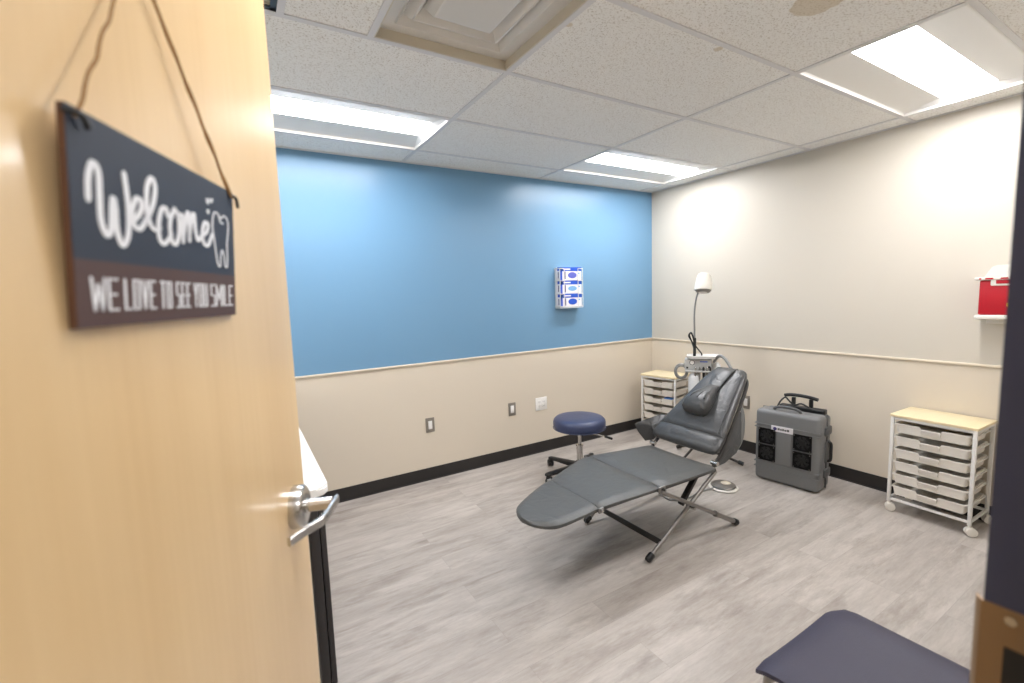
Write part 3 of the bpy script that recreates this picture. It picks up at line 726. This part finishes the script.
# ------------------------------------------------------------------ round rolling stool
t = thing('rolling_stool', 'round navy vinyl stool on a black five star base with casters', 'stool', (-1.525, -.632, 0))
bm = NB(); r = .205
prof = [(.05, .352), (r-.03, .352), (r-.012, .357), (r-.003, .37), (r, .39), (r, .41), (r-.005, .428), (r-.02, .442), (r-.05, .449), (.08, .452), (.02, .452)]
prof = [(a, z+.032) for a, z in prof]; lathe(bm, prof, 56); obj('seat', bm, M_NAVY, t)
bm = NB(); tube(bm, [(r*math.cos(a*PI/28)*1.0, r*math.sin(a*PI/28)*1.0, .397) for a in range(56)], .003, 6, True); obj('seat_piping', bm, M_NAVY, t)
bm = NB(); lathe(bm, [(.04, .347), (.085, .355), (.09, .375), (.09, .387)], 32); obj('seat_mount', bm, M_BLACK, t)
bm = NB(); cyl(bm, (0, 0, .22), (0, 0, .36), .014); cyl(bm, (0, 0, .07), (0, 0, .25), .025); cyl(bm, (0, 0, .245), (0, 0, .256), .029); obj('gas_lift', bm, M_SATIN, t)
ld = Vector((.86, -.5, 0))
bm = NB(); tube(bm, cr([ld*.06+Vector((0, 0, .335)), ld*.13+Vector((0, 0, .332)), ld*.215+Vector((0, 0, .305))], 4), .005, 8); lv = obj('height_lever', bm, M_SATIN, t)
bm = NB(); tube(bm, [ld*.2+Vector((0, 0, .311)), ld*.26+Vector((0, 0, .29))], .0095, 10); obj('lever_grip', bm, M_BLACK, lv)
bm = NB(); lathe(bm, [(.045, .062), (.05, .075), (.045, .105), (.032, .12)], 28)
for k in range(5):
    a = math.radians(176+72*k); c, s = math.cos(a), math.sin(a)
    rings = []
    for rr_, w2, z0, z1 in ((.02, .030, .062, .106), (.12, .024, .064, .098), (.275, .019, .064, .088), (.310, .017, .062, .084), (.320, .012, .064, .08)):
        rings.append([Vector((rr_*c-q*w2*s, rr_*s+q*w2*c, z)) for q, z in ((-1, z0), (1, z0), (1, z1-.006), (.6, z1), (-.6, z1), (-1, z1-.006))])
    ring_skin(bm, rings)
obj('star_base', bm, M_BLACK, t)
for k in range(5):
    a = math.radians(176+72*k); c, s = math.cos(a), math.sin(a); p = Vector((.303*c, .303*s, 0)); b_ = a+.9+k*.8
    n_ = Vector((math.cos(b_), math.sin(b_), 0)); f_ = Vector((-n_.y, n_.x, 0))*.012
    bm = NB(); cyl(bm, p+Vector((0, 0, .05)), p+Vector((0, 0, .07)), .008, 10)
    for q in (-1, 1):
        o_ = p+f_+n_*.013*q+Vector((0, 0, .0285)); tube(bm, [o_-n_*.009, o_-n_*.007, o_+n_*.007, o_+n_*.009], [.024, .028, .028, .024], 20)
    box(bm, (-.014, -.018, .03), (.014, .018, .058), .006, 2, Matrix.Translation(p+f_*.5) @ Matrix.Rotation(b_, 4, 'Z'))
    obj('caster', bm, M_BLACK, t)

# ------------------------------------------------------------------ portable dental chair
t = thing('dental_chair', 'grey portable dental chair reclined on a folding steel frame', 'chair', (-1.6, -1.5, 0))
OR = Vector((-1.6, -1.5, 0))
def W2(*p): return Vector(p)-OR
def panel(stations, th=.026, sag=0., z=.41, roll=.012, n=14):
    """stations: (x, y_near, y_far[, z]) ; upholstered sheet whose long edges roll down over the side tubes"""
    bm = NB(); rings = []
    for st in stations:
        x, a, b = st[:3]; zz = st[3] if len(st) > 3 else z
        top, bot = [], []
        for i in range(n+1):
            f = i/n; y = a+(b-a)*f; e = 4*f*(1-f)
            edge = (1-min(1, min(f, 1-f)*abs(b-a)/.035))
            zt_ = zz-sag*e-roll*edge**2
            top.append(W2(x, y, zt_)); bot.append(W2(x, y, zt_-th*(1-.55*edge**2)))
        rings.append(top+bot[::-1])
    ring_skin(bm, rings); return bm
def stn(lst, n=5):
    P = cr([Vector((s[0], s[1], s[2])) for s in lst], n); return [(p.x, p.y, p.z) for p in P]
bm = panel([(-1.428, -1.755, -1.262, .405), (-1.436, -1.768, -1.25), (-1.50, -1.768, -1.24), (-1.65, -1.766, -1.215), (-1.80, -1.764, -1.185), (-1.888, -1.76, -1.172), (-1.896, -1.755, -1.18, .405)], sag=.008)
seat = obj('seat', bm, M_GREYFLAT, t)
bm = panel([(-1.900, -1.755, -1.18, .405), (-1.908, -1.762, -1.168), (-1.98, -1.762, -1.185), (-2.05, -1.76, -1.215), (-2.18, -1.754, -1.27), (-2.30, -1.75, -1.325), (-2.318, -1.745, -1.34, .405)], sag=.006)
obj('leg_rest', bm, M_GREYFLAT, t)
tip = [(-2.322, -1.745, -1.34, .405), (-2.33, -1.75, -1.335)]
for x, a, b in stn([(-2.34, -1.752, -1.34), (-2.45, -1.766, -1.39), (-2.55, -1.772, -1.445), (-2.61, -1.762, -1.482), (-2.655, -1.732, -1.52), (-2.68, -1.69, -1.565), (-2.69, -1.65, -1.60)], 4): tip.append((x, a, b, .41))
bm = panel(tip, sag=.003); obj('foot_rest', bm, M_GREYFLAT, t)
# binding tubes under the long edges
bm = NB()
tube(bm, cr([W2(-1.43, -1.756, .385), W2(-1.9, -1.75, .385)], 4), .011, 10)
tube(bm, cr([W2(-1.43, -1.262, .385), W2(-1.9, -1.19, .385)], 4), .011, 10)
obj('seat_rail', bm, M_DARKST, t)
bm = NB()
pts = [W2(-1.91, -1.745, .385), W2(-2.32, -1.738, .385), W2(-2.54, -1.758, .386), W2(-2.62, -1.742, .388), W2(-2.668, -1.68, .39), W2(-2.672, -1.61, .39), W2(-2.63, -1.52, .388), W2(-2.5, -1.43, .386), W2(-2.32, -1.345, .385), W2(-1.91, -1.195, .385)]
tube(bm, cr(pts, 5), .0105, 10); obj('leg_rest_rail', bm, M_DARKST, t)
# folding X frame
def foot(p):
    bm = NB(); d = Vector(p[1])-Vector(p[0]); d.normalize(); a = Vector(p[0])
    tube(bm, [a-d*.006, a+d*.004, a+d*.034, a+d*.04], [.015, .019, .019, .015], 14); return bm
NY1, NY2, FY1, FY2 = -1.752, -1.778, -1.245, -1.222
legs = [((-1.985, NY1, .016), (-1.418, NY1, .372)), ((-1.24, NY2, .016), (-1.915, NY2, .385)), ((-1.985, FY1, .016), (-1.418, FY1, .372)), ((-1.24, FY2, .016), (-1.895, FY2, .385))]
for a, b in legs:
    A_, B_ = W2(*a), W2(*b)
    bm = NB(); cyl(bm, A_, B_, .0115, 14); lg = obj('leg', bm, M_STEEL, t)
    obj('foot_cap', foot((A_, B_)), M_BLACK, lg)
    if a[0] > -1.5:
        bm = NB(); d = (B_-A_); cyl(bm, A_+d*.03, A_+d*.30, .0145, 14); cyl(bm, A_+d*.29, A_+d*.32, .0175, 14); obj('sleeve', bm, M_STEEL, lg)
bm = NB(); box(bm, (-.006, -.0, -.017), (.006, FY1-NY1, .017), .004, 2, Matrix.Translation(W2(-1.885, NY1, .08))); obj('cross_bar', bm, M_DARKST, t)
bm = NB(); cyl(bm, W2(-1.44, NY2, .123), W2(-1.44, FY2, .123), .0, 6) if False else cyl(bm, W2(-1.905, NY2, .382), W2(-1.895, FY2, .382), .010, 12); cyl(bm, W2(-1.425, NY1, .368), W2(-1.425, FY1, .368), .010, 12); obj('cross_bar', bm, M_DARKST, t)
for y1, y2 in ((NY1, NY2), (FY1, FY2)):
    bm = NB(); xx, zz = -1.655, .2235
    cyl(bm, W2(xx, y1+(.014 if y1 > y2 else -.014), zz), W2(xx, y2-(.016 if y1 > y2 else -.016), zz), .008, 12); obj('pivot_bolt', bm, M_SATIN, t)
bm = NB(); rings = []
d = (W2(-1.43, -1.66, .375)-W2(-1.66, -1.70, .215)); 
for p in (W2(-1.66, -1.70, .215), W2(-1.43, -1.66, .375)): rings.append([p+Vector((q*.006, r_*.016, -q*.006)) for q, r_ in ((-1, -1), (1, -1), (1, 1), (-1, 1))])
ring_skin(bm, rings); obj('recline_strut', bm, M_DARKST, t)
# hinges at the fold lines
for (x, y, s) in ((-1.9, -1.772, .020), (-1.9, -1.16, .017), (-2.32, -1.762, .014), (-2.32, -1.33, .012)):
    bm = NB(); box(bm, (-s*1.2, -.006, -s), (s*1.2, .006, s*.9), .004, 2, Matrix.Translation(W2(x, y, .392)))
    hg = obj('hinge', bm, M_STEEL, t)
    bm = NB(); cyl(bm, W2(x, y-.012, .392), W2(x, y+.012, .392), s*.55, 12); obj('hinge_knob', bm, M_BLACK if s > .015 else M_SATIN, hg)
bm = NB(); tube(bm, cr([W2(-1.885, -1.775, .355), W2(-1.85, -1.73, .345), W2(-1.80, -1.68, .352), W2(-1.78, -1.62, .36)], 4), .005, 8); cyl(bm, W2(-1.86, -1.72, .33), W2(-1.86, -1.72, .375), .006, 8); obj('release_lever', bm, M_SATIN, t)
# backrest
ang = math.radians(39.5)
bu = Vector((math.cos(ang), 0, math.sin(ang))); bn = Vector((-math.sin(ang), 0, math.cos(ang))); B0 = Vector((-1.385, -1.5, .440))
def bp(s, t_, h_): return B0+bu*(t_*.945)+bn*h_+Vector((0, s, 0))-OR
def pad(stations, n=20, crown=.4):
    """stations (t, centre, halfwidth, thick, base)"""
    bm = NB(); rings = []
    for (t_, c_, hw, th, bs) in stations:
        ring = []
        for k in range(n):
            a = 2*PI*k/n; ca, sa = math.cos(a), math.sin(a)
            e = .42
            x = math.copysign(abs(ca)**e, ca)*hw; z = math.copysign(abs(sa)**.7, sa)*th/2
            ring.append(bp(c_+x, t_, bs+th/2+z))
        rings.append(ring)
    ring_skin(bm, rings); return bm
st = [(.0, 0, .20, .02, .02), (.006, 0, .225, .045, .008), (.02, 0, .242, .062, 0), (.05, 0, .25, .068, 0), (.10, 0, .244, .066, 0), (.122, 0, .240, .058, 0), (.126, 0, .239, .053, 0), (.13, 0, .239, .058, 0), (.16, 0, .233, .068, 0), (.30, 0, .206, .070, 0), (.45, 0, .176, .068, 0), (.58, 0, .15, .064, 0), (.65, 0, .134, .058, 0), (.69, 0, .115, .048, .004), (.708, 0, .09, .03, .012), (.714, 0, .06, .012, .02)]
bm = pad(st, 28); back = obj('backrest', bm, M_GREY, t)
# raised side bolster seams on the pad
bm = NB()
tube(bm, cr([bp(-.20, .14, .060), bp(-.175, .3, .066), bp(-.145, .5, .064), bp(-.115, .63, .056)], 5), .002, 6)
obj('seam', bm, M_GREYEDGE, back)
# headrest cushion with strap running over the top
bm = pad([(.225, .012, .05, .02, .080), (.232, .012, .074, .05, .068), (.25, .012, .088, .080, .062), (.29, .012, .092, .096, .06), (.34, .010, .084, .094, .06), (.39, .008, .068, .078, .06), (.43, .006, .052, .058, .062), (.47, .004, .042, .036, .066), (.50, .004, .038, .018, .068)], 24)
head = obj('headrest_cushion', bm, M_GREY, t)
bm = NB(); rings = []
for t_, c_, hw, h_ in ((.46, .014, .042, .080), (.52, .012, .045, .074), (.60, .018, .058, .072), (.66, .026, .068, .064), (.70, .03, .066, .048), (.722, .03, .060, .02), (.724, .03, .06, -.01), (.70, .03, .055, -.024), (.6, .03, .055, -.026)):
    rings.append([bp(c_-hw, t_, h_), bp(c_-hw*.5, t_, h_+.005), bp(c_+hw*.5, t_, h_+.005), bp(c_+hw, t_, h_), bp(c_+hw, t_-.002, h_-.006), bp(c_-hw, t_-.002, h_-.006)])
ring_skin(bm, rings); strap = obj('headrest_strap', bm, M_GREY, t)
bm = NB(); tube(bm, cr([bp(-.034, .45, .072), bp(-.036, .52, .070), bp(-.044, .60, .070), bp(-.046, .66, .060), bp(-.042, .71, .036)], 4), .0065, 8); obj('strap_binding', bm, M_BLACK, strap)
for s in (-.035, -.004, .028):
    bm = NB(); tube(bm, cr([bp(s*.6+.012, .47, .098), bp(s*.9+.018, .42, .116), bp(s*1.3+.024, .36, .134), bp(s*1.7+.03, .31, .144)], 4), [.002]+[.0055]*11+[.002], 6) if False else tube(bm, cr([bp(s*.6+.004, .47, .092), bp(s*.9+.006, .42, .118), bp(s*1.3+.008, .36, .146), bp(s*1.7+.01, .32, .153)], 4), .006, 8)
    obj('cushion_pleat', bm, M_GREY, head)
bm = NB()
pts = [bp(-.232, -.06, -.02), bp(-.226, .1, -.02), bp(-.165, .45, -.02), bp(-.12, .64, -.02), bp(-.07, .69, -.02), bp(0, .70, -.02), bp(.07, .69, -.02), bp(.12, .64, -.02), bp(.165, .45, -.02), bp(.226, .1, -.02), bp(.232, -.06, -.02)]
tube(bm, cr(pts, 5), .0115, 10); obj('back_frame', bm, M_DARKST, t)
for s in (-1, 1):
    bm = NB(); tube(bm, [bp(s*.236, -.055, -.022), W2(-1.422, -1.5+s*.236, .372)], .013, 12); cyl(bm, bp(s*.215, -.03, -.01), bp(s*.255, -.03, -.01), .014, 12); obj('back_hinge', bm, M_SATIN, t)
# cloth side flaps
def sheet(poly, th, m, name, puff=.01):
    bm = NB(); c = sum((Vector(p) for p in poly), Vector())/len(poly)
    n = (Vector(poly[1])-Vector(poly[0])).cross(Vector(poly[2])-Vector(poly[0])).normalized()
    sub = []
    for i, p in enumerate(poly):
        q = Vector(poly[(i+1) % len(poly)]); p = Vector(p)
        for k in range(6): sub.append(p.lerp(q, k/6))
    rings = []
    for f in (1, .97, .8, .6, .35, .1):
        rings.append([c+(v-c)*f+n*(th/2 if f < 1 else 0)+n*puff*(1-f*f)*(1+.5*math.sin(i*1.3)) for i, v in enumerate(sub)])
    rb = [[v-n*th if k else v for v in r] for k, r in enumerate(rings)]
    ring_skin(bm, list(reversed(rb))[:-1]+rings); return obj(name, bm, m, t, ang=60)
sheet([bp(.222, .22, -.005), W2(-1.24, -1.205, .575), W2(-1.50, -1.19, .545), W2(-1.475, -1.2, .49), W2(-1.425, -1.215, .42), W2(-1.36, -1.24, .425), bp(.238, .02, -.005)], .010, M_GREY, 'arm_flap')
sheet([bp(-.19, .40, -.022), bp(-.215, .33, -.05), bp(-.245, .22, -.10), bp(-.25, .14, -.105), bp(-.245, .02, -.07), bp(-.236, -.05, -.03), bp(-.23, .1, -.02)], .010, M_GREY, 'arm_flap')

# ------------------------------------------------------------------ delivery unit on its stand
UP = Vector((-.4526, -.9057, 0)); ua = math.radians(-53.7)
t = thing('dental_delivery_unit', 'grey dental delivery unit with tray, bottle and gooseneck lamp on a stand', 'dental unit', UP, ua)
ut = t
Rz = Matrix.Rotation(-ua, 3, 'Z')
UZ = .018
def U(x, y, z): return Rz @ (Vector((x, y, z))-UP)
bm = NB(); cyl(bm, (-.01, .03, .07), (-.01, .03, .76), .016, 16); cyl(bm, (-.01, .03, .06), (-.01, .03, .13), .026, 16); obj('post', bm, M_STEEL, t)
for (x, y) in ((-.337, -1.25), (-.414, -.672), (-.70, -.93), (-.14, -.9)):
    p = U(x, y, .018); c = Vector((-.01, .03, .10)); d = (p-c).normalized()
    bm = NB(); tube(bm, [c, p], .0105, 12); lg = obj('leg', bm, M_DARKST, t)
    bm = NB(); tube(bm, [p-d*.035, p+d*.004], .0165, 12); obj('foot_cap', bm, M_BLACK, lg)
bm = NB(); box(bm, (-.105, -.05, .765), (.108, .07, .862), .012, 3); cb = obj('control_box', bm, M_UNIT, t)
bm = NB(); cyl(bm, (-.045, -.049, .832), (-.045, -.056, .832), .0215, 24); g_ = obj('pressure_gauge', bm, M_CASED, cb)
bm = NB(); cyl(bm, (-.045, -.0555, .832), (-.045, -.0575, .832), .0165, 24); obj('gauge_face', bm, M_DEVICE, g_)
bm = NB(); box(bm, (.015, -.0515, .836), (.075, -.049, .844), .001); obj('blue_mark', bm, M_BOXB, cb)
bm = NB(); box(bm, (.08, -.053, .79), (.095, -.049, .805), .001); box(bm, (-.09, -.053, .78), (-.075, -.049, .795), .001); obj('toggle', bm, M_BLACK, cb)
bm = NB(); box(bm, (-.10, -.075, .752), (.105, -.03, .768), .004); obj('holder_bar', bm, M_UNIT, t)
# tray
bm = NB(); prism(bm, rrect(-.085, -.08, .185, .09, .05, 6), .868, .876); o1 = rrect(-.085, -.08, .185, .09, .05, 6); o0 = rrect(-.079, -.074, .179, .084, .046, 6)
ring_skin(bm, [[Vector((x, y, .876)) for x, y in o1], [Vector((x, y, .888)) for x, y in rrect(-.09, -.085, .19, .095, .052, 6)], [Vector((x, y, .888)) for x, y in rrect(-.084, -.079, .184, .089, .048, 6)], [Vector((x, y, .876)) for x, y in o0]], cap=False)
cyl(bm, (-.0, .02, .86), (-.0, .02, .87), .03)
obj('tray', bm, M_WHITE, t)
# handpieces hanging from the bar with tubing
for i, (x, m_, r_) in enumerate(((-.02, M_SATIN, .007), (.014, M_STEEL, .006), (.044, M_BLACK, .0075), (.072, M_SATIN, .007), (.096, M_DARKST, .006))):
    bm = NB(); tube(bm, [(x, -.062, .80), (x, -.062, .788), (x, -.062, .74), (x, -.06, .70), (x, -.058, .685)], [r_*.5, r_*1.25, r_*1.25, r_, r_*.6], 12)
    hp = obj('handpiece', bm, m_, t)
    bm = NB(); tube(bm, cr([(x, -.058, .688), (x+.004, -.057, .60), (x-.01, -.045, .48), (x-.02, -.01, .43), (x-.01, .02, .50), (-.0, .045, .66), (-.0, .04, .765)], 5), .0042, 8)
    obj('handpiece_tube', bm, M_HOSE, hp)
# white bottle
bm = NB(); lathe(bm, [(.03, .50), (.042, .505), (.045, .52), (.045, .665), (.04, .69), (.022, .712), (.017, .72), (.017, .765)], 28, Matrix.Translation((-.030, -.03, .03))); obj('water_bottle', bm, M_BOTTLE, t)
# large clear canister to the right of the post
bm = NB(); lathe(bm, [(.03, .56), (.038, .565), (.04, .6), (.04, .78), (.036, .80), (.02, .82)], 28, Matrix.Translation((.14, .06, 0))); obj('waste_bottle', bm, M_BOTTLE, t)
# coiled hose at the left
bm = NB(); pts = []
for k in range(4*24+1):
    a = 2*PI*k/24; pts.append(Vector((-.132+(.042+.009*(k//24%2))*math.cos(a+1.2), -.045+.011*(k/24), .750+(.052+.009*(k//24%2))*math.sin(a+1.2))))
tube(bm, pts, .0075, 8); tube(bm, cr([pts[-1], (-.12, -.01, .80), (-.10, 0, .82)], 4), .0065, 8); obj('coiled_hose', bm, M_HOSE, t)
# lamp
bm = NB(); tube(bm, cr([(-.03, .04, .862), (-.028, .04, .90), (-.028, .04, .94), (-.028, .04, .985), (-.028, .04, 1.03)], 4), .0125, 12); obj('lamp_socket', bm, M_BLACK, t)
bm = NB(); tube(bm, cr([(-.028, .04, 1.02), (-.03, .04, 1.12), (-.032, .04, 1.22), (-.026, .03, 1.31), (-.012, .02, 1.39), (.012, .0, 1.44)], 6), .0068, 10); obj('gooseneck', bm, M_HOSE, t)
ML = Matrix.Translation((.034, -.01, 1.43)) @ Matrix.Rotation(math.radians(3), 4, 'Y') @ Matrix.Rotation(math.radians(-15), 4, 'X')
bm = NB(); lathe(bm, [(.062, .006), (.0675, .0), (.0685, .012), (.067, .04), (.062, .08), (.054, .122), (.044, .141), (.02, .147)], 36, ML); lh = obj('lamp_shade', bm, M_LAMPW, t)
bm = NB(); lathe(bm, [(.03, -.018), (.05, -.014), (.062, .002), (.062, .012)], 36, ML); obj('lamp_ring', bm, M_STEEL, lh)
bm = NB(); lathe(bm, [(.028, -.021), (.034, -.019), (.036, -.012)], 28, ML); obj('lamp_glass', bm, M_DEVICE, lh)
# black looped cord
bm = NB(); tube(bm, cr([(-.02, .03, .90), (-.035, .01, .97), (-.062, .01, 1.03), (-.068, .01, 1.065), (-.052, .01, 1.068), (-.038, .01, 1.03), (-.03, .01, .985), (-.005, .01, .945), (.025, .01, .905), (.03, .02, .885)], 6), .006, 8)
tube(bm, cr([(-.03, .02, .93), (-.05, .015, 1.0), (-.075, .015, 1.05), (-.058, .015, 1.08), (-.04, .015, 1.05), (-.026, .02, .99)], 6), .005, 8)
obj('power_cord', bm, M_BLACK, t)
# long grey suction hose arching behind the chair back to the floor side
bm = NB(); tube(bm, cr([U(-.40, -1.02, .84), U(-.45, -1.10, .90), U(-.48, -1.17, .89), U(-.5, -1.24, .82), U(-.52, -1.29, .72), U(-.53, -1.32, .62), U(-.54, -1.37, .48), U(-.55, -1.37, .31), U(-.55, -1.32, .2), U(-.53, -1.22, .14), U(-.48, -1.08, .2), U(-.44, -1.0, .4), U(-.43, -.96, .6), U(-.43, -.95, .77)], 6), .012, 12)
obj('suction_hose', bm, M_HOSE, t)

# foot pedal with its hose
t = thing('foot_pedal', 'round metal foot control disc on the floor beneath the dental chair back', 'pedal', (-.83, -1.41, 0))
bm = NB(); lathe(bm, [(.085, .0), (.098, .002), (.1, .008), (.09, .014)], 40); obj('rim', bm, M_TRAYW, t)
bm = NB(); lathe(bm, [(.08, .012), (.086, .02), (.08, .027), (.04, .034), (.01, .036)], 40); obj('disc', bm, M_STEEL, t)
bm = NB(); lathe(bm, [(.03, .033), (.034, .038), (.02, .045), (.005, .046)], 28, Matrix.Translation((.012, -.01, 0))); obj('button', bm, M_BEIGE, t)
bm = NB(); tube(bm, cr([(-.085, .02, .012), (-.2, .04, .007), (-.36, .03, .007), (-.48, .1, .007), (-.36, .28, .007), (-.06, .36, .007), (.1, .42, .02)], 6), .0055, 8); obj('air_hose', bm, M_HOSE, t)

# ------------------------------------------------------------------ guest chair in the foreground
t = thing('guest_chair', 'dark navy seat with tubular metal frame at the bottom of the view', 'chair', (-2.415, -2.968, 0))
# seat faces +y
x0, x1, y0, y1 = -.228, .205, -.22, .245
bm = NB(); rings = []
n = 12
for k in range(15):
    f = k/14; y = y0+(y1-y0)*f
    drop = -.028*max(0, (f-.86)/.14)**2 - .006*max(0, (.08-f)/.08)
    edge = min(1, math.sqrt(max(0, 1-(max(0, (abs(f-.5)-.455)/.045))**2))*1.0)
    inset = .012*(1-edge)
    top, bot = [], []
    for i in range(n+1):
        g_ = i/n; x = (x0+inset)+(x1-x0-2*inset)*g_; e = (1-min(1, min(g_, 1-g_)/.09))**2
        z = .456-.010*e+drop-.006*4*g_*(1-g_); top.append(Vector((x, y, z))); bot.append(Vector((x, y, z-.03*(1-.6*e))))
    rings.append(top+bot[::-1])
ring_skin(bm, rings); obj('seat', bm, M_NAVYSEAT, t)
for s in (-1, 1):
    bm = NB(); tube(bm, cr([(s*.19, -.2, .018), (s*.185, -.17, .4), (s*.185, -.16, .418), (s*.185, -.12, .425), (s*.185, .1, .422), (s*.186, .185, .418), (s*.188, .217, .40), (s*.19, .228, .36), (s*.195, .235, .018)], 6), .011, 12); lg = obj('leg_frame', bm, M_STEEL, t)
    for y in (.235, -.2):
        bm = NB(); cyl(bm, (s*.1925, y, 0), (s*.1925, y, .03), .0145, 14); obj('foot_cap', bm, M_BLACK, lg)
    bm = NB(); tube(bm, cr([(s*.19, -.17, .42), (s*.195, -.215, .5), (s*.195, -.23, .65), (s*.19, -.238, .78)], 5), .010, 10); obj('back_support', bm, M_STEEL, t)
bm = NB(); rings = []
for k in range(9):
    f = k/8; z = .56+.24*f; inset = .02*abs(2*f-1)**4
    fr, bk = [], []
    for i in range(n+1):
        g_ = i/n; x = (-.2+inset)+(.4-2*inset)*g_; y = -.203-.02*f-.022*4*g_*(1-g_)+.008; fr.append(Vector((x, y, z))); bk.append(Vector((x, y-.018, z)))
    rings.append(fr+bk[::-1])
ring_skin(bm, rings); obj('backrest', bm, M_NAVYSEAT, t)

# ------------------------------------------------------------------ world, camera, view
w = bpy.data.worlds.new('world'); bpy.context.scene.world = w; w.use_nodes = True
w.node_tree.nodes['Background'].inputs[0].default_value = (.8, .85, .9, 1); w.node_tree.nodes['Background'].inputs[1].default_value = .3

yaw, pit, rol, f_px = .5395, -.1033, -.0338, 456.0
F = Vector((math.sin(yaw)*math.cos(pit), math.cos(yaw)*math.cos(pit), math.sin(pit)))
R = Vector((math.cos(yaw), -math.sin(yaw), 0)); Uv = R.cross(F)
c, s = math.cos(rol), math.sin(rol); R2 = R*c+Uv*s; U2 = R*-s+Uv*c
cam = bpy.data.cameras.new('camera'); co = bpy.data.objects.new('camera', cam); COL.objects.link(co)
mw = Matrix((R2, U2, -F)).transposed().to_4x4(); mw.translation = Vector((-3.7599, -3.3764, 1.4538)); co.matrix_world = mw
cam.sensor_fit = 'HORIZONTAL'; cam.sensor_width = 36; cam.lens = f_px/1024*36; cam.clip_start = .05
cam.dof.use_dof = True; cam.dof.focus_distance = 3.3; cam.dof.aperture_fstop = 2.8
sc = bpy.context.scene; sc.camera = co
sc.view_settings.view_transform = 'Standard'; sc.view_settings.look = 'None'; sc.view_settings.gamma = 1
sc.view_settings.use_curve_mapping = False; sc.view_settings.exposure = .2
